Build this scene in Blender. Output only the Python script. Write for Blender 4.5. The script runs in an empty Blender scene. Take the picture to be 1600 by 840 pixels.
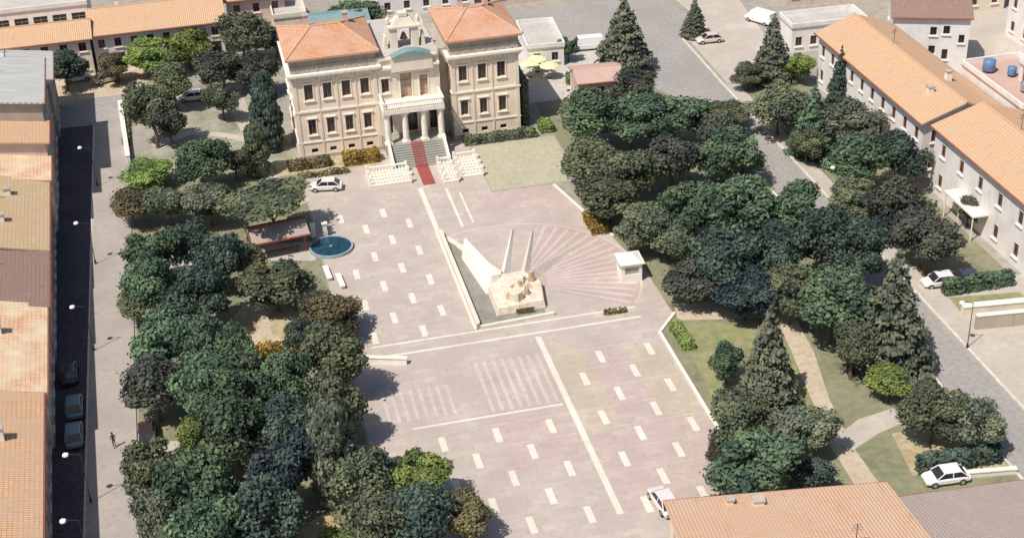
import bpy, math, random
from mathutils import Vector, Matrix
import numpy as np

# ------------------------------------------------------------------ camera, sky, sun, exposure
sc = bpy.context.scene
COL = sc.collection
cam = bpy.data.cameras.new('camera'); cam_o = bpy.data.objects.new('camera', cam); COL.objects.link(cam_o)
sc.camera = cam_o
CR = Vector((0.97293638, -0.2282096, -0.03626538)); CU = Vector((0.14482523, 0.47993836, 0.86526575))
CF = Vector((0.18005681, 0.84710067, -0.5))
m3 = Matrix((CR, CU, -CF)).transposed()
cam_o.matrix_world = Matrix.Translation((0, 0, 84)) @ m3.to_4x4()
cam.sensor_width = 36; cam.lens = 36*2300/1600; cam.clip_start = 1; cam.clip_end = 6000

SUN_DIR = Vector((-0.83, -0.56, 0)).normalized(); EL = math.radians(58)
w = bpy.data.worlds.new('World'); sc.world = w; w.use_nodes = True
nt = w.node_tree; nt.nodes.clear()
sky = nt.nodes.new('ShaderNodeTexSky'); sky.sky_type = 'NISHITA'; sky.sun_disc = False
sky.sun_elevation = EL; sky.sun_rotation = math.atan2(SUN_DIR.x, SUN_DIR.y); sky.altitude = 100
sky.dust_density = 2.0
bg = nt.nodes.new('ShaderNodeBackground'); bg.inputs['Strength'].default_value = 0.08
ow = nt.nodes.new('ShaderNodeOutputWorld')
nt.links.new(sky.outputs[0], bg.inputs[0]); nt.links.new(bg.outputs[0], ow.inputs[0])
sl = bpy.data.lights.new('sun', 'SUN'); sl.energy = 4.2; sl.angle = math.radians(0.6); sl.color = (1, .93, .84)
so = bpy.data.objects.new('sun', sl); COL.objects.link(so); so.location = (-60, 60, 120)
sd = (SUN_DIR*math.cos(EL) + Vector((0, 0, math.sin(EL))))
so.rotation_euler = sd.to_track_quat('Z', 'Y').to_euler()
sc.view_settings.view_transform = 'Standard'; sc.view_settings.look = 'None'
sc.view_settings.exposure = 0.16; sc.view_settings.gamma = 1
sc.view_settings.use_curve_mapping = False
sc.render.engine = 'CYCLES'

R = random.Random(7)

# ------------------------------------------------------------------ materials
def newmat(name, rough=.85, spec=.3):
    m = bpy.data.materials.new(name); m.use_nodes = True
    n = m.node_tree.nodes; b = n['Principled BSDF']
    b.inputs['Roughness'].default_value = rough
    b.inputs['Specular IOR Level'].default_value = spec
    return m, m.node_tree, b
def mixrgb(t, fac, a, b, mode='MIX'):
    x = t.nodes.new('ShaderNodeMix'); x.data_type = 'RGBA'; x.blend_type = mode
    for i, v in ((0, fac), (6, a), (7, b)):
        if hasattr(v, 'is_output') or isinstance(v, bpy.types.NodeSocket): t.links.new(v, x.inputs[i])
        else: x.inputs[i].default_value = v if i == 0 else (*v, 1)
    return x.outputs[2]
def pos(t, scale=1.0, kind='pos'):
    if kind == 'uv':
        c = t.nodes.new('ShaderNodeTexCoord').outputs['UV']
    elif kind == 'obj':
        c = t.nodes.new('ShaderNodeTexCoord').outputs['Object']
    else:
        c = t.nodes.new('ShaderNodeNewGeometry').outputs['Position']
    mp = t.nodes.new('ShaderNodeMapping'); t.links.new(c, mp.inputs[0])
    mp.inputs['Scale'].default_value = (scale,)*3 if not isinstance(scale, tuple) else scale
    return mp.outputs[0]
def noise(t, vec, scale, detail=4, lo=.35, hi=.65):
    n = t.nodes.new('ShaderNodeTexNoise'); n.inputs['Scale'].default_value = scale; n.inputs['Detail'].default_value = detail
    t.links.new(vec, n.inputs['Vector'])
    mr = t.nodes.new('ShaderNodeMapRange'); t.links.new(n.outputs[0], mr.inputs[0])
    mr.inputs[1].default_value = lo; mr.inputs[2].default_value = hi
    return mr.outputs[0]
def bump(t, b, h, strength=.4, dist=.05):
    x = t.nodes.new('ShaderNodeBump'); x.inputs['Strength'].default_value = strength; x.inputs['Distance'].default_value = dist
    t.links.new(h, x.inputs['Height']); t.links.new(x.outputs[0], b.inputs['Normal'])
def C(c, k): return tuple(min(1, v*k) for v in c)

def plain(name, c, rough=.6, spec=.4, metal=0, var=.12):
    m, t, b = newmat(name, rough, spec)
    f = noise(t, pos(t), 1.7, 4)
    t.links.new(mixrgb(t, f, C(c, 1-var), C(c, 1+var)), b.inputs['Base Color'])
    b.inputs['Metallic'].default_value = metal
    return m
def rough_ground(name, c1, c2, s1=.12, s2=1.4, c3=None):
    m, t, b = newmat(name, .95, .15)
    p = pos(t)
    base = mixrgb(t, noise(t, p, s1, 6), c1, c2)
    base = mixrgb(t, noise(t, p, s2, 5, .4, .75), base, c3 or C(c1, .8))
    t.links.new(base, b.inputs['Base Color'])
    bump(t, b, noise(t, p, 4, 6), .5, .06)
    return m
def paving(name, c, sx=.9, sy=.45, mort=.7, var=.12):
    m, t, b = newmat(name, .85, .25)
    p = pos(t)
    bt = t.nodes.new('ShaderNodeTexBrick'); t.links.new(p, bt.inputs['Vector'])
    bt.inputs['Color1'].default_value = (*C(c, 1-var), 1); bt.inputs['Color2'].default_value = (*C(c, 1+var), 1)
    bt.inputs['Mortar'].default_value = (*C(c, mort), 1); bt.inputs['Scale'].default_value = 1
    bt.inputs['Brick Width'].default_value = sx; bt.inputs['Row Height'].default_value = sy
    bt.inputs['Mortar Size'].default_value = .02; bt.inputs['Bias'].default_value = 0
    a = mixrgb(t, noise(t, p, .22, 6, .3, .75), bt.outputs[0], C(c, .8))
    a = mixrgb(t, noise(t, p, 1.6, 4, .55, .8), a, C(c, .72))
    t.links.new(a, b.inputs['Base Color'])
    return m
def plaster(name, c, dirt=.35):
    m, t, b = newmat(name, .9, .2)
    p = pos(t)
    a = mixrgb(t, noise(t, p, .5, 5), C(c, .92), C(c, 1.05))
    st = noise(t, pos(t, (1.6, 1.6, .22)), 1, 5, .5, .85)
    mu = t.nodes.new('ShaderNodeMath'); mu.operation = 'MULTIPLY'; mu.inputs[1].default_value = dirt
    t.links.new(st, mu.inputs[0])
    a = mixrgb(t, mu.outputs[0], a, (c[0]*.45, c[1]*.42, c[2]*.38))
    t.links.new(a, b.inputs['Base Color'])
    bump(t, b, noise(t, p, 9, 4), .15, .02)
    return m
def tiles(name, c1, c2, c3=None):
    m, t, b = newmat(name, .9, .15)
    p = pos(t, 1.0, 'uv')
    bt = t.nodes.new('ShaderNodeTexBrick'); t.links.new(p, bt.inputs['Vector'])
    bt.inputs['Color1'].default_value = (*c1, 1); bt.inputs['Color2'].default_value = (*c2, 1)
    bt.inputs['Mortar'].default_value = (*C(c1, .6), 1); bt.inputs['Scale'].default_value = 1
    bt.inputs['Brick Width'].default_value = .3; bt.inputs['Row Height'].default_value = .42
    bt.inputs['Mortar Size'].default_value = .03; bt.offset = 0
    a = mixrgb(t, noise(t, p, .35, 6, .35, .7), bt.outputs[0], c3 or C(c2, .75))
    a = mixrgb(t, noise(t, pos(t, (1.2, .25, 1), 'uv'), 1.3, 5, .6, 1.05), a, (.25, .2, .16))
    t.links.new(a, b.inputs['Base Color'])
    wv = t.nodes.new('ShaderNodeTexWave'); wv.bands_direction = 'X'; wv.inputs['Scale'].default_value = 1.06
    t.links.new(p, wv.inputs['Vector'])
    bump(t, b, wv.outputs[1], .5, .06)
    return m
def corrugated(name, c, c2):
    m, t, b = newmat(name, .55, .4)
    p = pos(t, 1.0, 'uv')
    a = mixrgb(t, noise(t, pos(t, (.9, .2, 1), 'uv'), 1, 5, .35, .7), c, c2)
    t.links.new(a, b.inputs['Base Color'])
    wv = t.nodes.new('ShaderNodeTexWave'); wv.bands_direction = 'X'; wv.inputs['Scale'].default_value = .45
    t.links.new(p, wv.inputs['Vector']); bump(t, b, wv.outputs[1], .8, .1)
    return m
def leafmat(name, c):
    m, t, b = newmat(name, .75, .2)
    at = t.nodes.new('ShaderNodeAttribute'); at.attribute_name = 'tint'
    oi = t.nodes.new('ShaderNodeObjectInfo')
    a = mixrgb(t, at.outputs['Fac'], (c[0]*.42, c[1]*.50, c[2]*.60), (c[0]*1.62, c[1]*1.5, c[2]*1.25))
    hs = t.nodes.new('ShaderNodeHueSaturation'); t.links.new(a, hs.inputs['Color'])
    mr = t.nodes.new('ShaderNodeMapRange'); t.links.new(oi.outputs['Random'], mr.inputs[0])
    mr.inputs[3].default_value = .485; mr.inputs[4].default_value = .515
    t.links.new(mr.outputs[0], hs.inputs['Hue'])
    mr2 = t.nodes.new('ShaderNodeMapRange'); t.links.new(oi.outputs['Random'], mr2.inputs[0])
    mr2.inputs[3].default_value = .8; mr2.inputs[4].default_value = 1.2
    t.links.new(mr2.outputs[0], hs.inputs['Value'])
    t.links.new(hs.outputs[0], b.inputs['Base Color'])
    tr = t.nodes.new('ShaderNodeBsdfTranslucent'); t.links.new(hs.outputs[0], tr.inputs[0])
    mx = t.nodes.new('ShaderNodeMixShader'); mx.inputs[0].default_value = .2
    t.links.new(b.outputs[0], mx.inputs[1]); t.links.new(tr.outputs[0], mx.inputs[2])
    t.links.new(mx.outputs[0], t.nodes['Material Output'].inputs[0])
    return m

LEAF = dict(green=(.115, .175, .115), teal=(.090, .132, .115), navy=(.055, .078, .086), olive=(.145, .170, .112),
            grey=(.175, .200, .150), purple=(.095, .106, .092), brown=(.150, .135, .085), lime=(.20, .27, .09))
LM = {k: leafmat('leaves_'+k, v) for k, v in LEAF.items()}
LM['hedge'] = leafmat('hedge_leaves', (.19, .17, .09))
LM['bronze_bush'] = leafmat('ochre_bush_leaves', (.26, .17, .05))
M = dict(
    ground=rough_ground('dusty_ground', (.40, .37, .32), (.33, .31, .27), .05, .7, (.27, .25, .22)),
    grass=rough_ground('dry_park_grass', (.16, .18, .10), (.26, .26, .17), .16, 1.2, (.30, .27, .19)),
    lawn=rough_ground('pale_lawn', (.43, .40, .29), (.37, .37, .25), .3, 1.5, (.50, .45, .36)),
    green_lawn=rough_ground('green_lawn', (.17, .22, .09), (.28, .28, .14), .35, 1.1, (.36, .30, .18)),
    bare_grass=rough_ground('worn_pale_grass', (.20, .21, .14), (.44, .41, .35), .3, 1.1, (.30, .29, .22)),
    ochre=rough_ground('ochre_soil', (.42, .34, .20), (.50, .45, .32), .3, 1.3, (.33, .25, .13)),
    sand=rough_ground('sandy_path', (.52, .43, .32), (.56, .49, .40), .3, 1.5, (.42, .33, .22)),
    shade_toned_asphalt=rough_ground('shade_toned_asphalt', (.10, .09, .105), (.15, .135, .15), .15, 2, (.07, .062, .075)),  # road colour darkened to paint in the shade of the left row
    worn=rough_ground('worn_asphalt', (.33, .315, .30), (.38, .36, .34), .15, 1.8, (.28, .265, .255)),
    side=paving('pavement_slabs', (.42, .375, .34), .8, .8, .85, .05),
    kerb=plain('kerb_stone', (.62, .57, .49), .8),
    plaza=paving('grey_paving', (.515, .445, .40), 1.32, .875, .82, .09),
    pink=paving('pink_paving', (.525, .425, .39), 1.32, .875, .8, .08),
    fan=paving('radial_pink_paving', (.515, .405, .375), 1.32, .875, .82, .08),
    tan=paving('tan_paving', (.52, .445, .355), 1.32, .875, .8, .08),
    inlay=paving('pale_inlay', (.77, .71, .61), .6, .6, .85, .06),
    ray=paving('pale_pink_inlay', (.60, .52, .475), .6, .6, .85, .06),
    beige=paving('beige_paving', (.52, .47, .41), 1, 1, .85, .06),
    cream=plaster('cream_plaster', (.88, .72, .57), .2),
    cream2=plaster('pale_stone', (.78, .70, .58), .25),
    white=plaster('white_plaster', (.80, .76, .73), .3),
    grim=plaster('grimy_plaster', (.42, .37, .33), .5),
    pinkwall=plaster('pinkish_plaster', (.62, .50, .45), .4),
    attic=plaster('attic_stone', (.45, .41, .35), .7),
    trim=plain('white_stone_trim', (.80, .75, .66), .7, .3, 0, .06),
    tile=tiles('terracotta_tiles', (.58, .28, .16), (.66, .37, .23), (.56, .36, .27)),
    tile_pale=tiles('pale_orange_tiles', (.64, .385, .22), (.71, .465, .29), (.53, .375, .26)),
    tile_peach=tiles('peach_tiles', (.66, .42, .27), (.71, .48, .32), (.60, .42, .31)),
    tile_patch=tiles('patched_peach_tiles', (.70, .38, .26), (.76, .52, .30), (.72, .62, .44)),
    tile_tan=tiles('tan_tiles', (.55, .42, .27), (.62, .47, .31), (.50, .36, .22)),
    tile_brown=tiles('brown_tiles', (.30, .19, .16), (.37, .25, .21)),
    tile_pink=tiles('pinkish_tiles', (.60, .41, .35), (.66, .47, .40)),
    tile_grey=tiles('weathered_tiles', (.44, .36, .33), (.50, .42, .38)),
    metal_roof=corrugated('corrugated_roof', (.52, .53, .52), (.44, .43, .40)),
    flat=rough_ground('flat_roof', (.56, .53, .49), (.48, .45, .42), .3, 1.2),
    glass=plain('dark_glass', (.03, .032, .04), .12, .6, 0, .2),
    brown=plain('brown_wood', (.20, .10, .055), .6),
    ochrewood=plain('ochre_wood', (.50, .22, .07), .6),
    red=plain('red_carpet', (.30, .085, .08), .95, .1),
    redwood=plain('red_brown_timber', (.32, .10, .065), .7),
    teal=plain('teal_copper', (.20, .30, .31), .6),
    dark=plain('dark_metal', (.05, .05, .055), .5, .5, .3),
    bronze=plain('bronze', (.22, .14, .07), .5, .5, .5, .3),
    stain=rough_ground('stained_stone', (.50, .36, .22), (.62, .50, .35), .8, 2, (.34, .23, .14)),
    rock=rough_ground('monument_stone', (.70, .62, .51), (.78, .72, .62), .6, 1.5, (.58, .46, .34)),
    fin=plain('white_marble', (.84, .81, .74), .55, .4, 0, .05),
    basin=rough_ground('grey_basin', (.26, .25, .22), (.33, .31, .27), .5, 2),
    stair=paving('stair_stone', (.36, .36, .32), 1.2, .5, .8),
    trunk=rough_ground('bark', (.13, .095, .07), (.18, .14, .11), 1, 4),
    water=plain('pool_water', (.008, .055, .09), .1, .5, 0, .3),
    poolrim=plain('pale_blue_rim', (.30, .38, .40), .6),
    tyre=plain('tyre_rubber', (.025, .025, .025), .9),
    rim=plain('wheel_rim', (.5, .5, .5), .35, .5, .7),
    lamp=plain('lamp_glass', (.85, .85, .82), .3),
    redlamp=plain('tail_lamp', (.4, .02, .02), .3),
    canvas=plain('yellow_canvas', (.80, .76, .42), .9, .1),
    curtain=plain('window_shade', (.42, .36, .28), .8),
    hair=plain('dark_hair', (.03, .022, .018), .8), skin=plain('skin', (.50, .32, .24), .6),
    shirt=plain('dark_shirt', (.07, .05, .06), .9), jeans=plain('dark_trousers', (.05, .05, .07), .9),
)
def paint(name, c): 
    m, t, b = newmat(name, .25, .5); b.inputs['Base Color'].default_value = (*c, 1)
    b.inputs['Coat Weight'].default_value = .5
    return m

# ------------------------------------------------------------------ mesh helpers
def tag(o, label=None, cat=None, group=None, kind=None):
    if label: o['label'] = label
    if cat: o['category'] = cat
    if group: o['group'] = group
    if kind: o['kind'] = kind
    return o
def thing(name, label, cat, loc=(0, 0, 0), rz=0, group=None):
    o = bpy.data.objects.new(name, None); COL.objects.link(o)
    o.empty_display_size = .3; o.location = loc; o.rotation_euler = (0, 0, rz)
    return tag(o, label, cat, group)
class MB:
    def __init__(s): s.v = []; s.f = []
    def face(s, pts):
        i = len(s.v); s.v += [tuple(p) for p in pts]; s.f.append(tuple(range(i, i+len(pts)))); return s
    def box(s, x0, x1, y0, y1, z0, z1):
        i = len(s.v)
        s.v += [(x0, y0, z0), (x1, y0, z0), (x1, y1, z0), (x0, y1, z0), (x0, y0, z1), (x1, y0, z1), (x1, y1, z1), (x0, y1, z1)]
        for q in ((0, 3, 2, 1), (4, 5, 6, 7), (0, 1, 5, 4), (1, 2, 6, 5), (2, 3, 7, 6), (3, 0, 4, 7)): s.f.append(tuple(i+k for k in q))
        return s
    def prism(s, poly, z0, z1, scale=1.0):
        # poly counter-clockwise
        n = len(poly); i = len(s.v)
        cx = sum(p[0] for p in poly)/n; cy = sum(p[1] for p in poly)/n
        s.v += [(p[0], p[1], z0) for p in poly]
        s.v += [(cx+(p[0]-cx)*scale, cy+(p[1]-cy)*scale, z1) for p in poly]
        s.f.append(tuple(i+k for k in range(n-1, -1, -1))); s.f.append(tuple(i+n+k for k in range(n)))
        for k in range(n):
            j = (k+1) % n; s.f.append((i+k, i+j, i+n+j, i+n+k))
        return s
    def tube(s, p0, p1, r0, r1=None, n=8, cap=True):
        r1 = r0 if r1 is None else r1
        p0 = Vector(p0); p1 = Vector(p1); d = (p1-p0)
        if d.length < 1e-6: return s
        d.normalize(); a = d.cross(Vector((0, 0, 1)) if abs(d.z) < .9 else Vector((1, 0, 0))).normalized(); b = d.cross(a)
        i = len(s.v)
        for p, r in ((p0, r0), (p1, r1)):
            for k in range(n):
                t = 2*math.pi*k/n; q = p+(a*math.cos(t)+b*math.sin(t))*r; s.v.append(tuple(q))
        for k in range(n):
            j = (k+1) % n; s.f.append((i+k, i+n+k, i+n+j, i+j))
        if cap:
            s.f.append(tuple(i+k for k in range(n))); s.f.append(tuple(i+n+k for k in range(n-1, -1, -1)))
        return s
    def lathe(s, c, prof, n=16):
        i = len(s.v)
        for r, z in prof:
            for k in range(n):
                t = 2*math.pi*k/n; s.v.append((c[0]+r*math.cos(t), c[1]+r*math.sin(t), c[2]+z))
        for q in range(len(prof)-1):
            for k in range(n):
                j = (k+1) % n; s.f.append((i+q*n+k, i+q*n+j, i+(q+1)*n+j, i+(q+1)*n+k))
        s.f.append(tuple(i+k for k in range(n-1, -1, -1))); s.f.append(tuple(i+(len(prof)-1)*n+k for k in range(n)))
        return s
    def xf(s, mat):
        s.v = [tuple(mat @ Vector(p)) for p in s.v]; return s
    def build(s, name, mat, parent=None, smooth=False, bevel=0):
        me = bpy.data.meshes.new(name); me.from_pydata(s.v, [], s.f); me.update()
        uv = me.uv_layers.new(name='UVMap')
        Z = Vector((0, 0, 1))
        for p in me.polygons:
            n = p.normal
            h = Z.cross(n)
            h = h.normalized() if h.length > 1e-3 else Vector((1, 0, 0))
            g = n.cross(h)
            for li in p.loop_indices:
                co = me.vertices[me.loops[li].vertex_index].co
                uv.data[li].uv = (co.dot(h), co.dot(g))
            if smooth: p.use_smooth = True
        me.materials.append(mat)
        o = bpy.data.objects.new(name, me); COL.objects.link(o)
        if parent: o.parent = parent
        if bevel:
            b = o.modifiers.new('bevel', 'BEVEL'); b.width = bevel; b.segments = 2; b.limit_method = 'ANGLE'
        return o

def P3(o, u, a, z, out=0):
    # point on a wall: origin o, direction u, distance a, height z, metres outward
    n = (u[1], -u[0])
    return (o[0]+u[0]*a+n[0]*out, o[1]+u[1]*a+n[1]*out, z)
def wall_panel(mb, o, u, W, z0, z1, ops, rev=.25):
    A = sorted({0, W, *[q for p in ops for q in p[:2]]}); B = sorted({z0, z1, *[q for p in ops for q in p[2:4]]})
    for i in range(len(A)-1):
        for j in range(len(B)-1):
            a, b = (A[i]+A[i+1])/2, (B[j]+B[j+1])/2
            if any(p[0] < a < p[1] and p[2] < b < p[3] for p in ops): continue
            mb.face([P3(o, u, A[i], B[j]), P3(o, u, A[i+1], B[j]), P3(o, u, A[i+1], B[j+1]), P3(o, u, A[i], B[j+1])])
    for a0, a1, b0, b1 in [p[:4] for p in ops]:
        c = [(a0, b0), (a0, b1), (a1, b1), (a1, b0)]
        for k in range(4):
            p, q = c[k], c[(k+1) % 4]
            mb.face([P3(o, u, *p), P3(o, u, *q), P3(o, u, *q, -rev), P3(o, u, *p, -rev)])
def obox(mb, o, u, a0, a1, z0, z1, d0, d1):
    # box on a wall between outward distances d0<d1
    i = len(mb.v)
    for d in (d1, d0):
        for a, z in ((a0, z0), (a1, z0), (a1, z1), (a0, z1)): mb.v.append(P3(o, u, a, z, d))
    for q in ((0, 1, 2, 3), (7, 6, 5, 4), (0, 4, 5, 1), (1, 5, 6, 2), (2, 6, 7, 3), (3, 7, 4, 0)): mb.f.append(tuple(i+k for k in q))
def window(par, o, u, op, frame='brown', pane='glass', surround=None, rev=.25, sill=True, mull=True, shutters=None, name='window'):
    a0, a1, b0, b1 = op[:4]; t = .09
    f = MB()
    obox(f, o, u, a0+.003, a0+t, b0+.003, b1-.003, -rev+.02, -rev+.12); obox(f, o, u, a1-t, a1-.003, b0+.003, b1-.003, -rev+.02, -rev+.12)
    obox(f, o, u, a0+t, a1-t, b1-t, b1-.003, -rev+.02, -rev+.12); obox(f, o, u, a0+t, a1-t, b0+.003, b0+t, -rev+.02, -rev+.12)
    if mull:
        c = (a0+a1)/2; obox(f, o, u, c-.04, c+.04, b0+t, b1-t, -rev+.02, -rev+.1)
        z = b0+(b1-b0)*.68; obox(f, o, u, a0+t, c-.04, z-.03, z+.03, -rev+.02, -rev+.09); obox(f, o, u, c+.04, a1-t, z-.03, z+.03, -rev+.02, -rev+.09)
    fo = f.build(name, M[frame], par)
    p = MB(); obox(p, o, u, a0+.01, a1-.01, b0+.01, b1-.01, -rev-.03, -rev+.015); p.build('pane', M[pane], fo)
    if surround:
        s = MB(); w_ = .14
        obox(s, o, u, a0-w_, a0-.004, b0-.1, b1+.12, 0, .07); obox(s, o, u, a1+.004, a1+w_, b0-.1, b1+.12, 0, .07)
        obox(s, o, u, a0-w_-.1, a1+w_+.1, b1+.124, b1+.30, 0, .2)
        s.build('surround', M[surround], fo)
    if sill:
        s = MB(); obox(s, o, u, a0-.2, a1+.2, b0-.24, b0-.104, 0, .18); s.build('sill', M['trim'], fo)
    if shutters:
        for side in (-1, 1):
            s = MB(); hw = (a1-a0)/2
            if side < 0: obox(s, o, u, a0-hw-.02, a0-.03, b0, b1, .01, .06)
            else: obox(s, o, u, a1+.03, a1+hw+.02, b0, b1, .01, .06)
            s.build('shutter', M[shutters], fo)
    return fo
def gable(mb, W, D, h, rise, ov=.5, axis='x', th=.22):
    # two sloping slabs meeting in a ridge
    def slab(a, b, c, d):
        n = (Vector(b)-Vector(a)).cross(Vector(d)-Vector(a)).normalized()
        lo = [tuple(Vector(p)-Vector((0, 0, th))) for p in (a, b, c, d)]; hi = [a, b, c, d]
        i = len(mb.v); mb.v += hi+lo
        for q in ((0, 1, 2, 3), (7, 6, 5, 4), (0, 4, 5, 1), (1, 5, 6, 2), (2, 6, 7, 3), (3, 7, 4, 0)): mb.f.append(tuple(i+k for k in q))
    if axis == 'x':
        k = rise/(D/2); e = h+th-ov*k; r = h+th+rise
        slab((-ov, -ov, e), (W+ov, -ov, e), (W+ov, D/2, r), (-ov, D/2, r))
        slab((W+ov, D+ov, e), (-ov, D+ov, e), (-ov, D/2+.001, r), (W+ov, D/2+.001, r))
    else:
        k = rise/(W/2); e = h+th-ov*k; r = h+th+rise
        slab((-ov, D+ov, e), (-ov, -ov, e), (W/2, -ov, r), (W/2, D+ov, r))
        slab((W+ov, -ov, e), (W+ov, D+ov, e), (W/2+.001, D+ov, r), (W/2+.001, -ov, r))
def hip(mb, x0, x1, y0, y1, z, rise, inset, ov=.4, th=.16):
    x0 -= ov; x1 += ov; y0 -= ov; y1 += ov; ym = (y0+y1)/2
    a = [(x0, y0, z), (x1, y0, z), (x1, y1, z), (x0, y1, z)]; r0 = (x0+inset, ym, z+rise); r1 = (x1-inset, ym, z+rise)
    mb.face([a[0], a[1], r1, r0]); mb.face([a[1], a[2], r1]); mb.face([a[2], a[3], r0, r1]); mb.face([a[3], a[0], r0])
    lo = [(p[0], p[1], z-th) for p in a]
    mb.face(lo[::-1])
    for k in range(4):
        j = (k+1) % 4; mb.face([lo[k], lo[j], a[j], a[k]])
def chimney(par, x, y, z, h=1.0, mat='trim', w=.7):
    c = MB().box(x-w/2, x+w/2, y-w/2, y+w/2, z-.6, z+h).build('chimney', M[mat], par)
    MB().box(x-w/2-.1, x+w/2+.1, y-w/2-.1, y+w/2+.1, z+h, z+h+.14).build('chimney_cap', M['attic'], c)
def wins(W, n, rows, ww=.95, hh=1.5, m=None):
    # evenly spaced openings
    o = []
    for z in rows:
        for k in range(n):
            a = W*(k+.5)/n; o.append((a-ww/2, a+ww/2, z, z+hh))
    return o
def house(name, label, x, y, rz, W, D, h, wall, roof, kind='gx', rise=1.6, ov=.45, sides={}, frame='brown', shutters=None,
          chim=(), doors={}, surround=None, cat='house', inset=3, group=None, base=True):
    t = thing(name, label, cat, (x, y, 0), rz, group)
    S = {'S': ((0, 0), (1, 0), W), 'E': ((W, 0), (0, 1), D), 'N': ((W, D), (-1, 0), W), 'W': ((0, D), (0, -1), D)}
    wm = MB()
    for s, (o, u, L) in S.items():
        ops = list(sides.get(s, []))+list(doors.get(s, []))
        wall_panel(wm, o, u, L, 0, h, ops)
    if kind == 'gx':
        for xx in (0, W):
            p = [(xx, 0, h), (xx, D, h), (xx, D/2, h+rise)]
            wm.face(p if xx else p[::-1])
    elif kind == 'gy':
        for yy in (0, D):
            p = [(0, yy, h), (W, yy, h), (W/2, yy, h+rise)]
            wm.face(p[::-1] if yy else p)
    wm.build('wall', M[wall], t)
    for s, (o, u, L) in S.items():
        for op in sides.get(s, []): window(t, o, u, op, frame, surround=surround, shutters=shutters)
        for op in doors.get(s, []):
            d = MB(); obox(d, o, u, op[0]+.01, op[1]-.01, op[2]+.01, op[3]-.01, -.24, -.16); d = d.build('door', M['brown'], t)
            k = MB(); obox(k, o, u, op[1]-.22, op[1]-.14, 1.0, 1.12, -.155, -.1); k.build('handle', M['rim'], d)
    r = MB()
    if kind == 'gx': gable(r, W, D, h, rise, ov, 'x')
    elif kind == 'gy': gable(r, W, D, h, rise, ov, 'y')
    elif kind == 'hip': hip(r, 0, W, 0, D, h+.16, rise, inset, ov)
    elif kind == 'flat': r.box(-.15, W+.15, -.15, D+.15, h+.002, h+.2)
    ro = r.build('roof', M[roof], t)
    if kind == 'flat':
        p = MB(); q = .22
        p.box(-.15, W+.15, -.15, -.15+q, h+.202, h+.8).box(-.15, W+.15, D+.15-q, D+.15, h+.202, h+.8)
        p.box(-.15, -.15+q, -.15+q, D+.15-q, h+.202, h+.8).box(W+.15-q, W+.15, -.15+q, D+.15-q, h+.202, h+.8)
        p.build('parapet', M[wall], t)
    elif kind in ('gx', 'gy'):
        rd = MB()
        if kind == 'gx': rd.tube((-ov, D/2, h+.22+rise), (W+ov, D/2, h+.22+rise), .13)
        else: rd.tube((W/2, -ov, h+.22+rise), (W/2, D+ov, h+.22+rise), .13)
        rd.build('ridge_cap', M[roof], ro)
        if kind == 'gx':
            e = h+.2-ov*rise/(D/2)
            G_ = [((-ov, -ov-.08, e-.1), (W+ov, -ov-.08, e-.1)), ((-ov, D+ov+.08, e-.1), (W+ov, D+ov+.08, e-.1))]
        else:
            e = h+.2-ov*rise/(W/2)
            G_ = [((-ov-.08, -ov, e-.1), (-ov-.08, D+ov, e-.1)), ((W+ov+.08, -ov, e-.1), (W+ov+.08, D+ov, e-.1))]
        for p, q in G_: MB().tube(p, q, .09).build('gutter', M['redwood'], t)
    for c in chim: chimney(t, *c)
    if kind in ('gx', 'gy') and D > 8:
        ax, ay = (W*.7, D/2+.4) if kind == 'gx' else (W/2+.4, D*.65)
        a = MB().tube((ax, ay, h+rise-.2), (ax, ay, h+rise+2.1), .035, n=5)
        for q in range(4): a.tube((ax-.45+.05*q, ay, h+rise+1.5+.17*q), (ax+.45-.05*q, ay, h+rise+1.5+.17*q), .02, n=4)
        a.build('aerial', M['dark'], t)
    return t

# ------------------------------------------------------------------ ground
def sheet(name, poly, k, mat, kind='structure', label=None):
    z = .004*k
    mb = MB(); mb.face([(p[0], p[1], z) for p in poly])
    o = mb.build(name, M[mat]); o['kind'] = kind
    return o
def inside(*a): pass
sheet('ground', [(-1500, -1500), (1500, -1500), (1500, 2500), (-1500, 2500)], 0, 'ground')
sheet('street', [(-26, 60), (-16.7, 60), (-17.1, 199), (-26, 199)], 1, 'shade_toned_asphalt')  # dark strip ends where the houses' shadow ends; shade is in its colour
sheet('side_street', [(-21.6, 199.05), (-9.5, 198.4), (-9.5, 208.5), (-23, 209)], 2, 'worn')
def raised(name, poly, h, mat, k=None):
    o = MB().prism(poly, -.02, h).build(name, M[mat]); o['kind'] = 'structure'; return o
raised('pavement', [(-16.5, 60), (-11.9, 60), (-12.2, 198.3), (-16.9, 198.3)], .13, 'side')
raised('kerb', [(-16.7, 60), (-16.505, 60), (-16.905, 198.3), (-17.1, 198.3)], .135, 'kerb')
sheet('park_ground', [(-11.8, 60), (9.4, 60), (9.4, 177.9), (-11.8, 177.9)], 1, 'grass')
sheet('dusty_yard', [(-23, 209.05), (-9.5, 208.55), (-9.4, 222), (-23, 222)], 2, 'sand')
sheet('park_ground', [(-11.8, 177.95), (9.2, 177.95), (7.5, 209), (-9.4, 209), (-9.4, 190), (-11.8, 186)], 1, 'bare_grass')
sheet('park_ground', [(42.3, 60), (65.6, 60), (65.6, 187), (60, 187), (44.0, 187), (44.0, 162), (42.3, 150)], 1, 'grass')
sheet('park_ground', [(73.6, 125), (83, 125), (83, 184), (73.6, 184)], 1, 'grass')
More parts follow.
